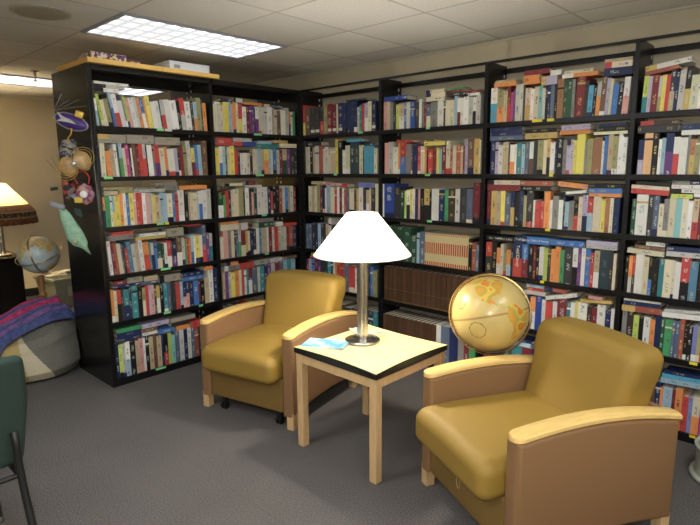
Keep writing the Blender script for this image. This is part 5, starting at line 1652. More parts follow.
# ------------------------------------------------------------------ table lamp
LX,LY=1.818,-1.188
t = tag(empty('table_lamp',(LX,LY,TZ+.0005)),'brushed steel table lamp with a white cone shade on the side table','table lamp')
bm=B(); lathe(bm,[(.100,0),(.102,.004),(.100,.013),(.094,.016),(.03,.019)],seg=56); obj('base',bm,M['chrome'],t,True)
bm=B()
for dx,dy,r in ((-.017,-.004,.0155),(.017,.004,.0155),(.004,-.013,.0165)):
    lathe(bm,[(r,.017),(r,.47)],c=(dx,dy,0),seg=24)
obj('column',bm,M['chrome'],t,True)
bm=B(); tube(bm,[(0,0,.47),(0,0,.60)],.006,10); tube(bm,[(-.085,0,.722),(.085,0,.722)],.0025,8); tube(bm,[(0,-.085,.722),(0,.085,.722)],.0025,8); tube(bm,[(0,0,.60),(0,0,.725)],.004,8)
obj('socket_stem',bm,M['chrome'],t,True)
def shademat(name,col,tr):
    m=bpy.data.materials.new(name); m.use_nodes=True; nt=m.node_tree; nt.nodes.remove(nt.nodes['Principled BSDF'])
    o_=nt.nodes['Material Output']; d=nt.nodes.new('ShaderNodeBsdfDiffuse'); tr_=nt.nodes.new('ShaderNodeBsdfTranslucent'); mx=nt.nodes.new('ShaderNodeMixShader')
    d.inputs[0].default_value=(*col,1); tr_.inputs[0].default_value=(*col,1); mx.inputs[0].default_value=tr
    nt.links.new(d.outputs[0],mx.inputs[1]); nt.links.new(tr_.outputs[0],mx.inputs[2]); nt.links.new(mx.outputs[0],o_.inputs[0]); return m
M['shade']=shademat('white lamp shade',(.88,.87,.82),.5)
bm=B(); prof=[(.089,.728),(.27,.502)]; 
lathe(bm,[(.089,.728),(.135,.671),(.18,.615),(.225,.558),(.272,.500),(.2705,.500),(.2235,.558),(.1785,.615),(.1335,.671),(.0875,.728),(.089,.728)],seg=72,cap=False)
obj('lamp_shade',bm,M['shade'],t,True)
bm=B(); tube(bm,[(.0885*math.cos(2*PI*i/48),.0885*math.sin(2*PI*i/48),.728) for i in range(48)],.0022,6,True); obj('shade_ring',bm,M['white'],t,True)
bm=B(); lathe(bm,[(.001,.545),(.022,.553),(.031,.575),(.028,.597),(.016,.615),(.014,.63)],seg=20); obj('bulb',bm,emis('lit bulb',(1,.93,.78),60),t,True)
def point(name,loc,e,col,r): 
    l=bpy.data.lights.new(name,'POINT'); l.energy=e; l.color=col; l.shadow_soft_size=r; o=bpy.data.objects.new(name,l); o.location=loc; return link(o)
E_LAMP=point('lamp_glow',(LX,LY,TZ+.665),11,(1,.95,.86),.035)
# cable coil behind the lamp
bm=B(); pts=[]; r2=random.Random(4)
for k in range(60):
    a=k*.52; rr=.055+.02*math.sin(k*.9)
    e1=.115*math.cos(a)+.02*math.sin(k*.31); e2=rr*.5*math.sin(a)+.01*math.cos(k*.7)
    pts.append((LX-.075+.73*e1-.68*e2, LY+.125+.68*e1*.55+.73*e2, TZ+.0065+.016*(.5+.5*math.sin(k*1.3))))
tube(bm,smoothpath(pts,4),.0035,8)
tag(obj('lamp_cable',bm,mat('clear cable',(.62,.58,.48),.2),None,True),'bundled pale clear cable coiled behind the lamp on the side table','cable')
# brochure
def brochmat():
    m=mat('brochure print',(.6,.7,.8),.35); nt=m.node_tree; b=nt.nodes['Principled BSDF']; tc=nt.nodes.new('ShaderNodeTexCoord')
    n=nt.nodes.new('ShaderNodeTexNoise'); n.inputs['Scale'].default_value=11; n.inputs['Detail'].default_value=2; nt.links.new(tc.outputs['Object'],n.inputs['Vector'])
    r=nt.nodes.new('ShaderNodeValToRGB'); e=r.color_ramp.elements; e[0].position=.30; e[0].color=(.10,.33,.62,1); e[1].position=.72; e[1].color=(.78,.82,.80,1)
    a=e.new(.45); a.color=(.30,.55,.75,1); c=e.new(.56); c.color=(.62,.74,.80,1); d=e.new(.62); d.color=(.75,.72,.30,1); f=e.new(.66); f.color=(.80,.84,.84,1); r.color_ramp.interpolation='CONSTANT'
    nt.links.new(n.outputs['Fac'],r.inputs[0]); nt.links.new(r.outputs[0],b.inputs['Base Color']); return m
bm=B()
N=10
for layer in range(3):
    vs=[]
    for i in range(N+1):
        u=i/N; 
        for j in (0,1):
            vs.append((u*.25, j*.15, .0012+layer*.0016+ .010*(u**3)*(layer/2)))
    g=[bm.verts.new(v) for v in vs]; g2=[bm.verts.new((v[0],v[1],v[2]-.0011)) for v in vs]
    for i in range(N):
        a,b2,c2,d2=2*i,2*i+1,2*i+3,2*i+2
        f=bm.faces.new((g[a],g[d2],g[c2],g[b2])); f.material_index=0 if layer==2 else 1
        bm.faces.new((g2[a],g2[b2],g2[c2],g2[d2])).material_index=1
        bm.faces.new((g[a],g2[a],g2[d2],g[d2])).material_index=1; bm.faces.new((g[b2],g[c2],g2[c2],g2[b2])).material_index=1
    bm.faces.new((g[0],g[1],g2[1],g2[0])).material_index=1; bm.faces.new((g[-1],g[-2],g2[-2],g2[-1])).material_index=1
tag(obj('brochure',bm,[brochmat(),M['white']],None,False,(1.622,-1.488,TZ+.0008),(0,0,math.radians(25))),'blue and white glossy brochure lying at the left corner of the side table','brochure')

# ------------------------------------------------------------------ globes
CONT={
'na':[(-168,66),(-156,71),(-128,70),(-95,72),(-82,68),(-94,60),(-82,53),(-79,60),(-65,60),(-56,52),(-65,45),(-70,42),(-76,36),(-81,31),(-80,25),(-84,30),(-90,29),(-97,27),(-97,21),(-91,18),(-87,21),(-88,16),(-83,15),(-83,9),(-78,8),(-84,8),(-92,14),(-105,20),(-110,24),(-114,31),(-110,24),(-117,33),(-124,40),(-124,48),(-135,58),(-152,60),(-165,55)],
'sa':[(-78,8),(-72,12),(-60,9),(-50,1),(-35,-6),(-39,-15),(-42,-23),(-48,-27),(-57,-36),(-65,-42),(-68,-53),(-74,-50),(-73,-37),(-70,-20),(-76,-14),(-81,-5),(-78,2)],
'gl':[(-55,60),(-70,77),(-50,83),(-22,80),(-25,70),(-43,60)],
'eu':[(-9,37),(-9,43),(-1,46),(5,53),(10,57),(6,62),(20,70),(40,68),(70,73),(105,77),(140,73),(178,68),(162,60),(156,52),(140,55),(130,43),(122,39),(122,30),(108,20),(105,9),(100,13),(98,6),(94,16),(88,22),(80,14),(77,8),(72,20),(60,25),(56,26),(58,20),(45,13),(38,22),(34,29),(36,36),(27,37),(23,37),(18,41),(12,44),(16,39),(8,44),(0,40)],
'af':[(-6,35),(10,37),(20,32),(33,31),(37,20),(43,12),(51,11),(40,-3),(40,-15),(34,-24),(28,-33),(18,-34),(12,-18),(9,-1),(8,5),(-8,5),(-17,14),(-16,24)],
'au':[(114,-22),(122,-18),(130,-12),(137,-12),(142,-11),(146,-19),(153,-27),(150,-37),(140,-38),(130,-32),(116,-35)],
'an':[(-180,-72),(-60,-68),(0,-70),(90,-66),(180,-72),(180,-90),(-180,-90)],
'bo':[(109,1),(117,7),(118,0),(113,-4)],'ng':[(131,-1),(145,-4),(150,-10),(138,-8)],'jp':[(131,32),(140,42),(145,44),(141,36)],'uk':[(-5,50),(-5,58),(1,52)],'md':[(44,-16),(50,-15),(47,-25)]}
def inside(lon,lat,poly):
    c=False; n=len(poly)
    for i in range(n):
        x1,y1=poly[i]; x2,y2=poly[(i+1)%n]
        if (y1>lat)!=(y2>lat) and lon<(x2-x1)*(lat-y1)/(y2-y1)+x1: c=not c
    return c
def globe_ball(R, cdir, lon0, lat0, tilt, sea, lands, lines, parent, seed):
    """cdir: outward horizontal direction that (lon0,lat0) faces; tilt rolls north about it"""
    c=Vector(cdir).normalized(); up=Vector((0,0,1)); right=up.cross(c).normalized(); up2=c.cross(right).normalized()
    tr=math.radians(tilt); u=up2*math.cos(tr)-right*math.sin(tr)*1.0; rgt=right*math.cos(tr)+up2*math.sin(tr)
    NL,NA=240,120; bm=B(); lc=bm.loops.layers.float_color.new('map'); rr=random.Random(seed)
    l0,a0=math.radians(lon0),math.radians(lat0)
    def dirv(lon,lat):
        lo=math.radians(lon)-l0; la=math.radians(lat)
        x=math.cos(la)*math.cos(lo); y=math.cos(la)*math.sin(lo); z=math.sin(la)
        x2=x*math.cos(a0)+z*math.sin(a0); z2=-x*math.sin(a0)+z*math.cos(a0)
        return c*x2+rgt*y+u*z2
    grid=[[None]*NL for _ in range(NA+1)]
    top=bm.verts.new(dirv(0,90)*R); bot=bm.verts.new(dirv(0,-90)*R)
    for j in range(1,NA):
        for i in range(NL): grid[j][i]=bm.verts.new(dirv(-180+360*i/NL,90-180*j/NA)*R)
    from mathutils import noise
    for j in range(NA):
        for i in range(NL):
            lon=-180+360*(i+.5)/NL; lat=90-180*(j+.5)/NA
            if j==0: vs=[top,grid[1][i],grid[1][(i+1)%NL]]
            elif j==NA-1: vs=[bot,grid[j][(i+1)%NL],grid[j][i]]
            else: vs=[grid[j][i],grid[j+1][i],grid[j+1][(i+1)%NL],grid[j][(i+1)%NL]]
            f=bm.faces.new(vs); col=sea
            p=Vector((lon*.06,lat*.06,seed)); nv=noise.noise(p)
            jl=lon+2.2*noise.noise(p*5); ja=lat+2.2*noise.noise(p*5+Vector((9,9,9)))
            for k,pl in CONT.items():
                if inside(jl,ja,pl):
                    q=(noise.noise(Vector((lon*.045,lat*.06,seed+3)))+.5); col=lands[max(0,min(len(lands)-1,int(q*len(lands))))]; break
            else:
                if lines and (abs(lat)<.8): col=(.42,.26,.10)
            # ring cartouches on the ocean
            if lines:
                for (cx,cy,ra) in ((-128,-18,13),(-150,24,8)):
                    dd=math.hypot((lon-cx)*math.cos(math.radians(cy)),lat-cy)
                    if ra-1.6<dd<ra: col=(.30,.22,.07)
            col=tuple(x*(1+.08*nv) for x in col)
            for lp in f.loops: lp[lc]=(*col,1)
    m=bpy.data.materials.new('printed globe map'); m.use_nodes=True; nt=m.node_tree; b=nt.nodes['Principled BSDF']
    at=nt.nodes.new('ShaderNodeAttribute'); at.attribute_name='map'; nt.links.new(at.outputs['Color'],b.inputs['Base Color']); b.inputs['Roughness'].default_value=.24
    return obj('ball',bm,m,parent,'all')
def ringtube(bm,R,n,r,seg=64,w=None):
    n=Vector(n).normalized(); a=n.cross(Vector((0,0,1))).normalized(); b=n.cross(a).normalized()
    tube(bm,[a*R*math.cos(2*PI*i/seg)+b*R*math.sin(2*PI*i/seg) for i in range(seg)],r,8,True)
# beige floor globe
GC=Vector((2.425,-.845,.788)); toC=Vector((3.7928-GC.x,-3.4024-GC.y,1.5597-GC.z)).normalized(); th_=Vector((toC.x,toC.y,0)).normalized()
t=tag(empty('floor_globe',(GC.x,GC.y,0)),'large beige antique-style globe in brass rings behind the foreground armchair','globe','floor standing globes')
g=globe_ball(.200,toC,-104,4,13,(.62,.47,.17),[(.62,.36,.06),(.70,.28,.04),(.36,.42,.09),(.72,.46,.08),(.62,.24,.04)],True,t,2.0); g.location=(0,0,GC.z)
rt=toC.cross(Vector((0,0,1))).normalized()
bm=B(); ringtube(bm,.2075,toC+Vector((0,0,-.10))+rt*.10,.003); o=obj('meridian_ring',bm,M['brass'],t,True); o.location=(0,0,GC.z)
bm=B(); ringtube(bm,.2155,toC+Vector((0,0,.10))-rt*.16,.003); o=obj('outer_ring',bm,M['brass'],t,True); o.location=(0,0,GC.z)
bm=B(); lathe(bm,[(.012,-.222),(.03,-.24),(.018,-.28),(.028,-.31),(.020,-.36),(.024,-.44),(.034,-.50),(.022,-.54),(.03,-.60),(.02,-.62)],seg=24); o=obj('stand_post',bm,M['wood_dark'],t,True); o.location=(0,0,GC.z)
for k in range(3):
    a=2*PI*k/3+.5; bm=B(); tube(bm,smoothpath([(.01*math.cos(a),.01*math.sin(a),.24),(.07*math.cos(a),.07*math.sin(a),.20),(.12*math.cos(a),.12*math.sin(a),.08),(.165*math.cos(a),.165*math.sin(a),.015)],6),[.016]*19,10)
    obj('leg',bm,M['wood_dark'],t,True)
# bluish globe in the far left corner
GD=Vector((-1.24,-1.885,.858)); toC2=Vector((3.7928-GD.x,-3.4024-GD.y,1.5597-GD.z)).normalized()
t=tag(empty('floor_globe',(GD.x,GD.y,0)),'pale blue globe on a turned wooden stand by the left wall, behind the bean bag','globe','floor standing globes')
g=globe_ball(.160,toC2,78,2,-22,(.50,.60,.62),[(.66,.42,.16),(.68,.52,.28),(.50,.52,.24),(.70,.36,.14)],False,t,5.0); g.location=(0,0,GD.z)
rt2=toC2.cross(Vector((0,0,1))).normalized()
bm=B(); ringtube(bm,.170,toC2*.35+rt2*-1.0+Vector((0,0,.25)),.005); o=obj('meridian_ring',bm,M['brass'],t,True); o.location=(0,0,GD.z)
bm=B(); ringtube(bm,.180,toC2*.3+Vector((0,0,1.0))+rt2*.3,.004); o=obj('outer_ring',bm,M['brass'],t,True); o.location=(0,0,GD.z)
bm=B(); lathe(bm,[(.012,-.182),(.030,-.19),(.022,-.22),(.020,-.28),(.018,-.32),(.032,-.35),(.022,-.37),(.026,-.46),(.034,-.50),(.022,-.54),(.036,-.60),(.03,-.70)],seg=24); o=obj('stand_post',bm,M['wood_dark'],t,True); o.location=(0,0,GD.z)
for k in range(3):
    a=2*PI*k/3+.2; bm=B(); tube(bm,smoothpath([(.01*math.cos(a),.01*math.sin(a),.24),(.08*math.cos(a),.08*math.sin(a),.20),(.15*math.cos(a),.15*math.sin(a),.08),(.19*math.cos(a),.19*math.sin(a),.016)],6),[.016]*19,10)
    obj('leg',bm,M['wood_dark'],t,True)
# ------------------------------------------------------------------ boxes on top of the left run
def pattern(name,cols,scale,rough=.5):
    m=mat(name,cols[0],rough); nt=m.node_tree; b=nt.nodes['Principled BSDF']; tc=nt.nodes.new('ShaderNodeTexCoord')
    v=nt.nodes.new('ShaderNodeTexVoronoi'); v.inputs['Scale'].default_value=scale; nt.links.new(tc.outputs['Object'],v.inputs['Vector'])
    sx=nt.nodes.new('ShaderNodeSeparateColor'); nt.links.new(v.outputs['Color'],sx.inputs[0])
    r=nt.nodes.new('ShaderNodeValToRGB'); r.color_ramp.interpolation='CONSTANT'; e=r.color_ramp.elements
    n=len(cols); e[0].color=(*cols[0],1); e[0].position=0; e[1].position=1/n; e[1].color=(*cols[1],1)
    for k in range(2,n): q=e.new(k/n); q.color=(*cols[k],1)
    nt.links.new(sx.outputs[0],r.inputs[0]); nt.links.new(r.outputs[0],b.inputs['Base Color']); return m
def lidbox(name,loc,dx,dy,dz,m,lid,label,cat,rz=0):
    t=tag(empty(name,loc,rz),label,cat,None)
    bm=bbox(-dx/2,dx/2,-dy/2,dy/2,.0005,dz-.012,.002); obj('box_body',bm,m,t)
    bm=bbox(-dx/2-.002,dx/2+.002,-dy/2-.002,dy/2+.002,dz-.0115,dz,.002); obj('lid',bm,lid,t); return t
FL=[(.70,.66,.60),(.10,.03,.10),(.75,.62,.28),(.20,.07,.30),(.70,.68,.66),(.08,.03,.03),(.45,.12,.10)]
lidbox('gift_box',(-.20,-1.66,TOP+.033),.22,.24,.065,pattern('floral print',FL,75),pattern('floral print lid',FL,75),'flower patterned purple and white box on top of the left bookshelf','box')
lidbox('gift_box',(-.19,-1.475,TOP+.033),.16,.11,.05,pattern('brown floral print',[(.16,.07,.05),(.10,.03,.10),(.62,.5,.28),(.2,.07,.3)],42),mat('brown lid',(.13,.06,.04),.6),'low brown flowered box beside the taller patterned box on the shelf top','box')
t=lidbox('white_box',(-.17,-1.06,TOP+.033),.24,.34,.072,mat('white carton',(.66,.70,.76),.5),mat('white carton lid',(.68,.72,.78),.5),'flat white carton on the pine board above the second left bay','box')
bm=B(); box(bm,.1203,.1212,-.135,-.085,.022,.048); obj('printed_label',bm,mat('grey print',(.28,.28,.3),.6),t)

# ------------------------------------------------------------------ hanging masks on the end panel (plane y=-1.862)
EP=-1.8635
def face_mask(name,cx,cz,w,h,thick,m,label,cat,outline,rot=0,eyes=True,extra=None):
    t=tag(empty(name,(cx,EP-.5*w*math.sin(math.radians(52))-.01,cz)),label,cat,'masks and ornaments hung on the bookcase end')
    t.rotation_euler=Matrix.Rotation(math.radians(52),3,'Z').to_euler() if not rot else (Matrix.Rotation(math.radians(52),3,'Z')@Matrix.Rotation(math.radians(rot),3,'Y')).to_euler()
    bm=B(); n=len(outline); c=bm.verts.new((0,-thick-.012,0)); rings=[]
    for k,f in ((1,.0),(.8,.55),(.45,.9)):
        rings.append([bm.verts.new((x*w/2*k,-.012-thick*f,z*h/2*k)) for x,z in outline])
    back=[bm.verts.new((x*w/2,-.004,z*h/2)) for x,z in outline]; bm.faces.new(back)
    for i in range(n):
        j=(i+1)%n
        bm.faces.new((back[i],back[j],rings[0][j],rings[0][i]))
        for a,b in zip(rings,rings[1:]): bm.faces.new((a[i],a[j],b[j],b[i]))
        bm.faces.new((rings[-1][i],rings[-1][j],c))
    obj('mask_face' if eyes else 'body',bm,m,t,True)
    if eyes:
        for s in (-1,1):
            bm=B(); ex=s*w*.17
            prism(bm,[(ex+.022*w/.2*math.cos(2*PI*i/14),.02*h/.2*.5*math.sin(2*PI*i/14)+h*.06) for i in range(14)],lambda u,v,d:(u,d,v),-.014-thick*.95,-.012-thick*.70)
            obj('eye_opening',bm,M['black_plastic'],t)
    if extra: extra(t)
    t.scale=(.76,.76,.76)
    # hanging cord from the back of the ornament to a hook on the panel
    th=math.radians(52); back=Vector((.45*w*.76*math.cos(th+PI)*-1*0,0,0))
    inv=(Matrix.Translation(t.location)@t.rotation_euler.to_matrix().to_4x4()@Matrix.Scale(.76,4)).inverted()
    hook=Vector((min(cx,-.03)-.03,-1.8625,cz+h*.30)); a=Vector((0,-.006,h*.2))
    hk=inv@hook; bm=B(); tube(bm,smoothpath([a,(a+hk)/2+Vector((0,0,.01)),hk],5),.0022,6); obj('hanging_cord',bm,M['black_plastic'],t,True)
    return t
def circ(n,f=lambda a:1): return [(math.cos(2*PI*i/n)*f(2*PI*i/n),math.sin(2*PI*i/n)*f(2*PI*i/n)) for i in range(n)]
silver=mat('silver foil',(.55,.55,.52),.25,.7); gold=mat('gold foil',(.62,.42,.08),.3,.6)
def ex1(t):
    bm=B(); tube(bm,[(.135*math.cos(a),-.018,.064*math.sin(a)) for a in [2*PI*i/40 for i in range(40)]],.006,6,True); obj('silver_trim',bm,silver,t,True)
    bm=B()
    prism(bm,[(-.05,.02),(-.12,.045),(-.07,.0),(-.10,-.03),(-.02,-.012),(.06,-.005),(.0,.018)],lambda u,v,d:(u,d,v),-.056,-.044); obj('glitter_patch',bm,silver,t,False)
    bm=B(); rbox(bm,.035,.012,.03,.01,3,2,lambda p:(p[0]+.05,p[1]-.03,p[2]+.08)); obj('gold_bow',bm,gold,t,'all')
    bm=B()
    for k in range(5):
        a=2.2+.25*k; tube(bm,smoothpath([(-.15,-.015,.04),(-.17+.03*k,-.03,.10),(-.20+.07*k,-.02,.17+.03*(k%2))],5),.0016,5)
    obj('wire_sprig',bm,silver,t,True)
    bm=B(); tube(bm,smoothpath([(.02,-.03,-.05),(.03,-.035,-.10),(.015,-.03,-.14),(.04,-.03,-.17)],5),.006,6); obj('gold_ribbon',bm,gold,t,True)
face_mask('purple_mask',-.0,1.868,.27,.13,.035,mat('purple satin',(.065,.03,.20),.35,noise=.2,nscale=25),'purple party mask with silver trim, topmost on the bookcase end panel','mask',circ(28,lambda a:1+.08*math.cos(2*a)),rot=20,extra=ex1)
face_mask('butterfly_mask',-.20,1.70,.17,.20,.03,pattern('mottled grey print',[(.30,.26,.20),(.06,.07,.12),(.42,.36,.27),(.12,.12,.16)],45),'mottled grey feathered mask below the purple mask, near the panel edge','mask',circ(30,lambda a:.82+.18*abs(math.cos(2.5*a))),rot=20)
def ex3(t):
    bm=B(); rbox(bm,.025,.02,.022,.015,3,2,lambda p:(p[0],p[1]-.045,p[2])); obj('centre_knot',bm,silver,t,'all')
    for s,a in ((1,.35),(-1,-.5)):
        bm=B()
        for k in range(4):
            rr=.03+.022*k; tube(bm,[(s*.085+rr*math.cos(x),-.038+.002*k,.02*s+rr*.9*math.sin(x)) for x in [2*PI*i/24 for i in range(24)]],.0022,5,True)
        obj('gold_braid',bm,gold,t,True)
face_mask('bow_ornament',-.0,1.60,.27,.25,.035,mat('gold brown satin',(.46,.30,.13),.4,noise=.3,nscale=18),'gold and cream bow-shaped ornament in the middle of the hanging masks','ornament',[(math.cos(a)*(.25+.75*abs(math.cos(a))**.6), math.sin(a)*(.35+.65*min(1,abs(math.cos(a))*1.4))) for a in [2*PI*i/40 for i in range(40)]],rot=-24,eyes=False,extra=ex3)
def ex4(t):
    bm=B()
    for k in range(6):
        a=PI*.3+k*.22; tube(bm,smoothpath([(0,-.02,.08),(.10*math.cos(a),-.03,.14),(.24*math.cos(a)-.02,-.03,.15+.16*math.sin(a))],5),.0016,5)
    obj('feather_wires',bm,mat('brown wire',(.16,.10,.06),.5),t,True)
    bm=bbox(-.155,-.09,-.03,-.02,.005,.035,.003); obj('clip',bm,M['black_plastic'],t)
    bm=B(); prism(bm,[(.0,-.06),(.06,-.14),(.05,-.05)],lambda u,v,d:(u,d,v),-.04,-.03); obj('blue_tip',bm,mat('blue foil',(.25,.32,.5),.3),t)
face_mask('red_mask',-.28,1.43,.15,.21,.035,pattern('red and black print',[(.45,.06,.05),(.03,.02,.02),(.55,.10,.07),(.30,.20,.16)],26),'red and black feathered mask hanging at the left edge of the end panel','mask',circ(30,lambda a:.85+.15*math.cos(3*a+.5)),rot=-8,extra=ex4)
def ex5(t):
    bm=B(); lathe(bm,[(.032,0),(.03,.012),(.015,.02),(.001,.021)],seg=20); bmesh.ops.rotate(bm,verts=bm.verts[:],cent=(0,0,0),matrix=Matrix.Rotation(PI/2,3,'X')); bmesh.ops.translate(bm,verts=bm.verts[:],vec=(0,-.04,0)); obj('white_centre',bm,M['white'],t,True)
    bm=B(); tube(bm,smoothpath([(-.05,-.02,.09),(-.07,-.02,.16),(.0,-.02,.20),(.05,-.02,.15),(.04,-.02,.09)],5),.006,6); obj('red_ribbon',bm,mat('red ribbon',(.42,.03,.03),.4),t,True)
    bm=B(); rbox(bm,.035,.012,.025,.01,3,2,lambda p:(p[0]-.05,p[1]-.03,p[2]-.05)); obj('yellow_petal',bm,mat('yellow petal',(.7,.5,.08),.5),t,'all')
face_mask('flower_ornament',-.0,1.40,.16,.19,.03,pattern('red mauve petals',[(.30,.08,.07),(.36,.20,.30),(.45,.28,.20),(.22,.06,.12)],30),'round red and mauve flower-like ornament with a white centre, beside the red mask','ornament',circ(36,lambda a:.86+.14*abs(math.cos(4*a))),eyes=False,extra=ex5)
def ex6(t):
    bm=B(); rbox(bm,.06,.012,.022,.012,3,2,lambda p:(p[0]-.10+.3*p[2],p[1]-.04,p[2]+.235-.35*p[0])); obj('grey_wing',bm,mat('grey cloth',(.28,.30,.34),.6),t,'all')
    bm=B(); rbox(bm,.016,.008,.02,.008,3,2,lambda p:(p[0]+.02,p[1]-.045,p[2]-.09)); obj('beige_button',bm,mat('button',(.45,.42,.25),.5),t,'all')
    bm=B(); prism(bm,[(.04,.15),(.10,.12),(.09,.20),(.03,.21)],lambda u,v,d:(u,d,v),-.03,-.015); obj('black_fin',bm,mat('black green cloth',(.02,.05,.04),.6),t)
face_mask('green_scarf_ornament',-.15,1.145,.27,.44,.03,mat('pale green cloth',(.30,.52,.36),.6,noise=.2,nscale=25),'long pale green cloth creature hanging lowest on the end panel','ornament',[(-.75,.95),(-.45,1.0),(-.1,.75),(.25,.35),(.65,-.1),(.85,-.45),(.8,-.65),(.98,-1.0),(.45,-.72),(-.05,-.6),(-.4,-.35),(-.55,.1),(-.7,.5)],rot=0,eyes=False,extra=ex6)

# ------------------------------------------------------------------ bean bag and quilts
from mathutils import noise as mn
BC=Vector((-.95,-2.17,0))
def bagf(y): return .94*max(.55,min(1,1+(y+2.02)*.75))
def bagpt(a,v):
    # a azimuth, v 0 (floor centre)..1 (top centre)
    # profile radius/height
    P=[(0,.002),(.34,.004),(.45,.03),(.485,.10),(.482,.22),(.468,.33),(.42,.40),(.28,.435),(0,.44)]
    x=v*(len(P)-1); i=min(int(x),len(P)-2); f=x-i
    r=P[i][0]*(1-f)+P[i+1][0]*f; z=P[i][1]*(1-f)+P[i+1][1]*f
    w=1+.03*math.sin(3*a+1)+.02*math.sin(5*a); n=.02*mn.noise(Vector((math.cos(a)*2,math.sin(a)*2,z*5)))
    X_=BC.x+(r*w+n)*math.cos(a)*.98; Y_=BC.y+(r*w+n)*math.sin(a)*1.02
    if X_>-.645 and Y_>-1.872: Y_=-1.872
    return Vector((X_, Y_, max(.002,z*bagf(Y_)+.02*mn.noise(Vector((r*4*math.cos(a),r*4*math.sin(a),7)))*min(1,z*8) + .03*math.sin(a)*(v>.5)*0)))
NA_,NV=540,190; bm=B(); g=[[bm.verts.new(bagpt(2*PI*i/NA_,(j+.5)/NV)) for i in range(NA_)] for j in range(NV)]
def stripe(a,z):
    # angle seen from the camera side; curved cream band running down to the right
    d=math.degrees(a)%360
    if d>180: d-=360
    # camera direction is about -15 degrees azimuth
    return (d>-10-20*z) and (d<12-72*z) and z<.37
for j in range(NV-1):
    for i in range(NA_):
        f=bm.faces.new((g[j][i],g[j][(i+1)%NA_],g[j+1][(i+1)%NA_],g[j+1][i])); z=f.calc_center_median().z; a=2*PI*(i+.5)/NA_
        if stripe(a,z): f.material_index=1
        d=math.degrees(a)%360; d=d-360 if d>180 else d
        if -26-20*z<d<=-10-20*z and z<.37: f.material_index=2
bm.faces.new(g[0][::-1]); bm.faces.new(g[-1])
bag=tag(empty('bean_bag',(BC.x,BC.y,0)),'big grey bean bag with a cream curved stripe, slumped beside the bookcase end','bean bag')
gf=mat('grey textured fabric',(.15,.147,.12),.85,noise=.18,nscale=120,bump=.4,bscale=150)
bmesh.ops.translate(bm,verts=bm.verts[:],vec=(-BC.x,-BC.y,0)); obj('bag_cover',bm,[gf,mat('cream fabric',(.52,.46,.32),.8,noise=.06,nscale=100),mat('ochre fabric',(.40,.30,.12),.8,noise=.1,nscale=100)],bag,'all')
BP=[(0,.002),(.34,.004),(.45,.03),(.485,.10),(.482,.22),(.468,.33),(.42,.40),(.28,.435),(0,.44)]
def zbag(x,y):
    dx,dy=(x-BC.x)/.98,(y-BC.y)/1.02; r=math.hypot(dx,dy); up=BP[3:][::-1]
    for (r0,z0),(r1,z1) in zip(up,up[1:]):
        if r0<=r<=r1: return (z0+(z1-z0)*(r-r0)/(r1-r0))*bagf(y)+.028
    return max(.03,.14-(r-.485)*1.6)
def quilt(name,label,mats,path,width,ridges,hh,seed,lift=0):
    """folded blanket: ridged folds running along a path, resting on the bag surface"""
    cl=smoothpath([Vector((x,y,0)) for x,y in path],14); n=len(cl); NT=48; bm=B(); rows=[]; low=[]
    for i,p in enumerate(cl):
        a=cl[max(0,i-1)]; b=cl[min(n-1,i+1)]; t=(b-a).normalized(); s_=Vector((t.y,-t.x,0)); e=min(1,min(i,n-1-i)/4); row=[]; lw=[]
        for k in range(NT+1):
            v=-1+2*k/NT; q=p+s_*v*width*(1+.16*math.sin(i*.17+seed))
            z=zbag(q.x,q.y)+.008+lift
            rg=abs(math.sin((v*ridges*.5+.5+.12*math.sin(i*.10+seed*2))*PI))**.6
            dome=(1-abs(v)**4)*e
            zt=z+hh*dome*(.35+.65*rg)+(.012*mn.noise(Vector((q.x*16,q.y*9,seed)))+.02*mn.noise(Vector((q.x*5,q.y*5,seed+4))))*e*(1-v**6)
            row.append(bm.verts.new((q.x,q.y,zt))); lw.append(bm.verts.new((q.x,q.y,z-.004)))
        rows.append(row); low.append(lw)
    for i in range(n-1):
        for k in range(NT):
            f=bm.faces.new((rows[i][k],rows[i][k+1],rows[i+1][k+1],rows[i+1][k])); v=-1+2*(k+.5)/NT
            f.material_index=int((v*.5+.5)*ridges*1.0+.12*math.sin(i*.1+seed*2))%len(mats)
            bm.faces.new((low[i][k],low[i+1][k],low[i+1][k+1],low[i][k+1]))
        bm.faces.new((rows[i][0],rows[i+1][0],low[i+1][0],low[i][0])); bm.faces.new((rows[i][NT],low[i][NT],low[i+1][NT],rows[i+1][NT]))
    for i in (0,n-1):
        for k in range(NT): bm.faces.new((rows[i][k],rows[i][k+1],low[i][k+1],low[i][k]))
    return tag(obj(name,bm,mats,None,'all'),label,'blanket','folded blankets on the bean bag')
q1=mat('blue quilt cloth',(.06,.08,.22),.8,noise=.35,nscale=30,bump=.5,bscale=60)
q2=mat('red quilt cloth',(.42,.035,.12),.8,noise=.35,nscale=30,bump=.5,bscale=60)
q3=mat('purple quilt cloth',(.16,.09,.25),.8,noise=.35,nscale=30,bump=.5,bscale=60)
quilt('blanket','blue and purple folded blanket draped over the front top of the bean bag',[q1,q3,q1],[(-.60,-2.64),(-.66,-2.42),(-.71,-2.22),(-.74,-2.02),(-.75,-1.83)],.10,3,.07,1)
quilt('blanket','red and blue folded blanket behind, higher on the bean bag',[q3,q2,q1,q2],[(-.78,-2.70),(-.84,-2.48),(-.90,-2.26),(-.93,-2.04),(-.93,-1.84)],.12,5,.10,3,.0)

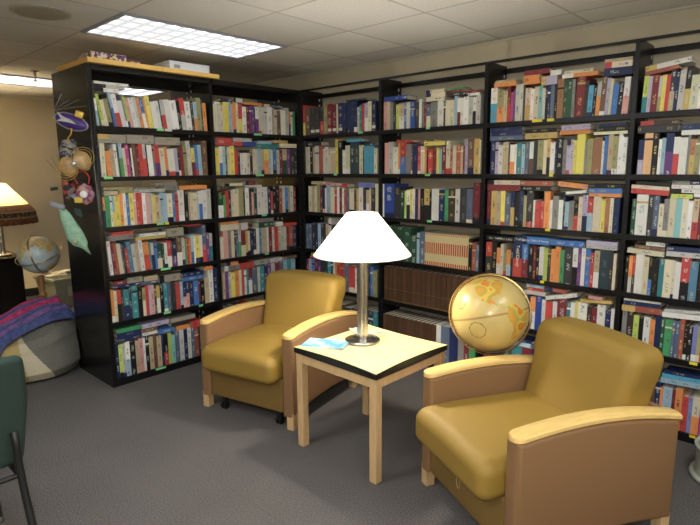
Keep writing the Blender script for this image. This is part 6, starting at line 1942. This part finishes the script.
# ------------------------------------------------------------------ left background: cabinet, lamp, crate
t=tag(empty('black_cabinet',(-2.83,-2.35,0)),'low black cabinet along the left wall carrying the fringed lamp','cabinet')
bm=bbox(-.28,.30,-.75,.69,.04,.655,.003); obj('cabinet_body',bm,M['panel_black'],t)
bm=bbox(-.30,.32,-.77,.71,.656,.682,.004); obj('cabinet_top',bm,M['panel_black'],t)
bm=bbox(-.26,.28,-.73,.67,.0,.0395,.002); obj('plinth',bm,M['black_plastic'],t)
for y0,y1,hy in ((-.745,-.262,-.30),(-.258,.222,.18),(.226,.686,.27)):
    bm=bbox(.3005,.318,y0,y1,.05,.645,.002); d_=obj('door',bm,M['panel_black'],t)
    bm=bbox(.3185,.33,hy-.006,hy+.006,.42,.52,.002); obj('handle',bm,mat('dark handle',(.03,.03,.03),.3,.6),d_)
lx,ly,lz=-2.72,-1.79,.6825
t=tag(empty('fringed_lamp',(lx,ly,lz)),'lamp with a bright cream shade and brown patterned scarf band, far left','lamp')
bm=B(); rbox(bm,.10,.07,.012,.006,2,2,lambda p:(p[0],p[1],p[2]+.0125)); obj('base',bm,M['chrome'],t,'all')
bm=B(); lathe(bm,[(.022,.024),(.022,.30),(.028,.305),(.028,.315),(.010,.32),(.008,.62)],c=(0,.02,0),seg=24); obj('column',bm,M['chrome'],t,True)
M['shade2']=shademat('cream lamp shade',(.85,.74,.48),.55)
bm=B(); lathe(bm,[(.11,.745),(.345,.47),(.343,.47),(.108,.745),(.11,.745)],seg=64,cap=False); obj('lamp_shade',bm,M['shade2'],t,True)
def scarf():
    m=mat('patterned scarf',(.2,.1,.05),.8); nt=m.node_tree; b=nt.nodes['Principled BSDF']; tc=nt.nodes.new('ShaderNodeTexCoord'); sp=nt.nodes.new('ShaderNodeSeparateXYZ'); nt.links.new(tc.outputs['Object'],sp.inputs[0])
    mr=nt.nodes.new('ShaderNodeMapRange'); mr.inputs[1].default_value=.33; mr.inputs[2].default_value=.535; nt.links.new(sp.outputs[2],mr.inputs[0])
    r=nt.nodes.new('ShaderNodeValToRGB'); r.color_ramp.interpolation='CONSTANT'; e=r.color_ramp.elements
    e[0].color=(.16,.06,.02,1); e[1].position=.34; e[1].color=(.42,.26,.08,1)
    for p_,c in ((.38,(.10,.04,.02,1)),(.44,(.02,.02,.015,1)),(.62,(.38,.26,.10,1)),(.66,(.22,.08,.03,1)),(.9,(.30,.15,.06,1))): q=e.new(p_); q.color=c
    nt.links.new(mr.outputs[0],r.inputs[0])
    n=nt.nodes.new('ShaderNodeTexNoise'); n.inputs['Scale'].default_value=60; nt.links.new(tc.outputs['Object'],n.inputs['Vector'])
    mx=nt.nodes.new('ShaderNodeMix'); mx.data_type='RGBA'; mx.inputs[7].default_value=(.40,.20,.07,1); nt.links.new(r.outputs[0],mx.inputs[6])
    g_=nt.nodes.new('ShaderNodeMath'); g_.operation='GREATER_THAN'; g_.inputs[1].default_value=.58; nt.links.new(n.outputs['Fac'],g_.inputs[0]); mu=nt.nodes.new('ShaderNodeMath'); mu.operation='MULTIPLY'; mu.inputs[1].default_value=.6; nt.links.new(g_.outputs[0],mu.inputs[0]); nt.links.new(mu.outputs[0],mx.inputs[0])
    nt.links.new(mx.outputs[2],b.inputs['Base Color']); return m
bm=B(); seg=96; rg=[]
for r_,z_ in ((.296,.532),(.352,.466),(.360,.40),(.368,.335)):
    rg.append([bm.verts.new(((r_+.006*math.sin(i*1.3)*(z_<.43))*math.cos(2*PI*i/seg),(r_+.006*math.sin(i*1.3)*(z_<.43))*math.sin(2*PI*i/seg),z_+.004*math.sin(i*2.1)*(z_<.36))) for i in range(seg)])
for a,b in zip(rg,rg[1:]):
    for i in range(seg): bm.faces.new((a[i],a[(i+1)%seg],b[(i+1)%seg],b[i]))
o=obj('scarf_band',bm,scarf(),t,True); md=o.modifiers.new('thick','SOLIDIFY'); md.thickness=.003
bm=B(); lathe(bm,[(.001,.50),(.02,.51),(.03,.535),(.02,.565),(.012,.58)],seg=16); obj('bulb',bm,emis('lit warm bulb',(1,.86,.6),60),t,True)
point('fringed_lamp_glow',(lx,ly,lz+.61),18,(1,.82,.54),.03)
t=tag(empty('glass_vase',(-2.66,-1.88,.6825)),'small cut glass ornament beside the lamp column on the black cabinet','vase')
gm=mat('cut glass',(.55,.57,.55),.12); bm=B(); lathe(bm,[(.045,.0),(.05,.02),(.03,.05),(.045,.09),(.055,.13),(.03,.15),(.05,.20),(.047,.20),(.02,.15)],seg=12); obj('body',bm,gm,t,True)
# crate near the wall
t=tag(empty('storage_crate',(-2.95,-1.12,0),math.radians(8)),'grey plastic storage crate heaped with papers, near the far wall','crate')
bm=B(); lo=[bm.verts.new((x,y,.002)) for x,y in ((-.19,-.19),(.19,-.19),(.19,.19),(-.19,.19))]; hi=[bm.verts.new((x,y,.33)) for x,y in ((-.22,-.23),(.22,-.23),(.22,.23),(-.22,.23))]
hi2=[bm.verts.new((x,y,.33)) for x,y in ((-.205,-.215),(.205,-.215),(.205,.215),(-.205,.215))]; lo2=[bm.verts.new((x,y,.012)) for x,y in ((-.18,-.18),(.18,-.18),(.18,.18),(-.18,.18))]
bm.faces.new(lo[::-1]); bm.faces.new(lo2)
for i in range(4):
    j=(i+1)%4; bm.faces.new((lo[i],lo[j],hi[j],hi[i])); bm.faces.new((hi[i],hi[j],hi2[j],hi2[i])); bm.faces.new((hi2[i],hi2[j],lo2[j],lo2[i]))
obj('crate_body',bm,M['crate'],t)
bm=B()
for a in ((-.235,.235,-.245,-.22),(-.235,.235,.22,.245),(-.235,-.21,-.22,.22),(.21,.235,-.22,.22)): box(bm,*a,.315,.345)
obj('rim',bm,M['crate'],t)
bm=bbox(.2045,.212,-.08,.14,.13,.26,.003); obj('paper_label',bm,mat('pale label',(.5,.46,.40),.6),t)
r3=random.Random(9); pc=[(.70,.68,.60),(.55,.60,.62),(.62,.20,.10),(.72,.70,.66),(.30,.40,.45),(.66,.55,.40)]
for k in range(7):
    w_,l_=r3.uniform(.10,.15),r3.uniform(.14,.18); zz=.346+.012*(k//2)
    bm=bbox(-w_/2,w_/2,-l_/2,l_/2,0,.010,.001,1)
    tag(obj('folder',bm,mat('folder %d'%k,pc[k%6],.6),None,False,(-2.95+r3.uniform(-.05,.05),-1.12+[-.10,.08,0,-.06,.09,-.03,.03][k],zz+.001*k),(0,0,r3.uniform(-.6,.6))),
        ['cream','pale blue','red','white','grey blue','tan','second cream'][k]+' folder in the loose heap on the grey crate','folder','folders heaped on the crate')

# ------------------------------------------------------------------ green chair, far left foreground
t=tag(empty('stacking_chair',(.88,-3.0,0),math.radians(0)),'dark green fabric chair with black tube frame, cut off at the left edge','chair')
def gpart(name,bm,m,s=True): 
    bmesh.ops.translate(bm,verts=bm.verts[:],vec=(-.88,3.0,0)); return obj(name,bm,m,t,s)
def dbk(p):
    x,y,z=p; k=(z+.235)/.47
    yy=y*(.84+.16*min(1,k*1.8)-.10*max(0,k-.75)*4*.25)
    return (1.50+x+.03*k+.035*(yy/.22)**2*-1, -3.035+yy, .655+z-.02*(y/.22)**2*k)
bm=B(); rbox(bm,.028,.235,.225,.027,4,8,dbk)
gpart('backrest',bm,M['green_fabric'],'all')
bm=B(); rbox(bm,.22,.220,.030,.028,4,6,lambda p:(1.20+p[0],-3.06+p[1],.445+p[2])); gpart('seat',bm,M['green_fabric'],'all')
for s,yy in ((1,-2.872),(-1,-3.238)):
    bm=B(); tube(bm,smoothpath([(1.53,yy,.575),(1.546,yy,.53),(1.55,yy,.45),(1.575,yy+.005*s,.30),(1.62,yy+.01*s,.15),(1.665,yy+.013*s,.006)],6),.0145,12); gpart('leg',bm,M['black_plastic'])
    bm=B(); tube(bm,smoothpath([(1.55,yy,.402),(1.40,yy,.402),(1.14,yy,.40),(1.10,yy,.36),(1.11,yy,.18),(1.13,yy,.03)],6),.0125,12); gpart('leg',bm,M['black_plastic'])
    bm=B(); lathe(bm,[(.018,.001),(.018,.012),(.012,.03)],c=(1.13,yy,0),seg=16); gpart('glide',bm,M['chrome'])
bm=B(); tube(bm,[(1.545,-2.872,.402),(1.545,-3.238,.402)],.010,10); gpart('cross_bar',bm,M['black_plastic'])
bm=B(); tube(bm,[(1.14,-2.872,.396),(1.14,-3.238,.396)],.010,10); gpart('cross_bar',bm,M['black_plastic'])

# ------------------------------------------------------------------ round grey bin at the right edge
bx,by=3.495,-.285
t=tag(empty('waste_bin',(bx,by,0)),'round grey plastic bin with a flared foot, cut off at the right edge','bin')
bm=B(); lathe(bm,[(.001,.003),(.186,.003),(.190,.010),(.188,.018),(.172,.026),(.165,.05),(.168,.15),(.176,.158),(.178,.166),(.172,.17),(.162,.164),(.160,.05),(.155,.02),(.001,.02)],seg=64,cap=False); obj('bin_body',bm,M['bin'],t,True)

# ------------------------------------------------------------------ camera and colour management
cam=bpy.data.cameras.new('camera'); co=bpy.data.objects.new('camera',cam); C.objects.link(co)
yaw,pit,rol=-.7512,.1727,-.0076; f=Vector((math.sin(yaw)*math.cos(pit),math.cos(yaw)*math.cos(pit),-math.sin(pit)))
r=Vector((math.cos(yaw),-math.sin(yaw),0)); u=r.cross(f); r2=r*math.cos(rol)+u*math.sin(rol); u2=-r*math.sin(rol)+u*math.cos(rol)
m=Matrix.Identity(4)
for i in range(3): m[i][0]=r2[i]; m[i][1]=u2[i]; m[i][2]=-f[i]
m[0][3],m[1][3],m[2][3]=3.7928,-3.4024,1.5597
co.matrix_world=m; cam.sensor_width=36; cam.lens=541.66/700*36; cam.clip_start=.05; cam.clip_end=60
sc=bpy.context.scene; sc.camera=co
w=bpy.data.worlds.new('world'); sc.world=w; w.use_nodes=True; w.node_tree.nodes['Background'].inputs[0].default_value=(.05,.05,.05,1); w.node_tree.nodes['Background'].inputs[1].default_value=.0
sc.view_settings.view_transform='Standard'; sc.view_settings.look='None'; sc.view_settings.gamma=1; sc.view_settings.exposure=1.5
try: sc.view_settings.use_curve_mapping=False
except Exception: pass
point('camera_flash',(3.80,-3.46,1.66),26,(1,.97,.92),.03)
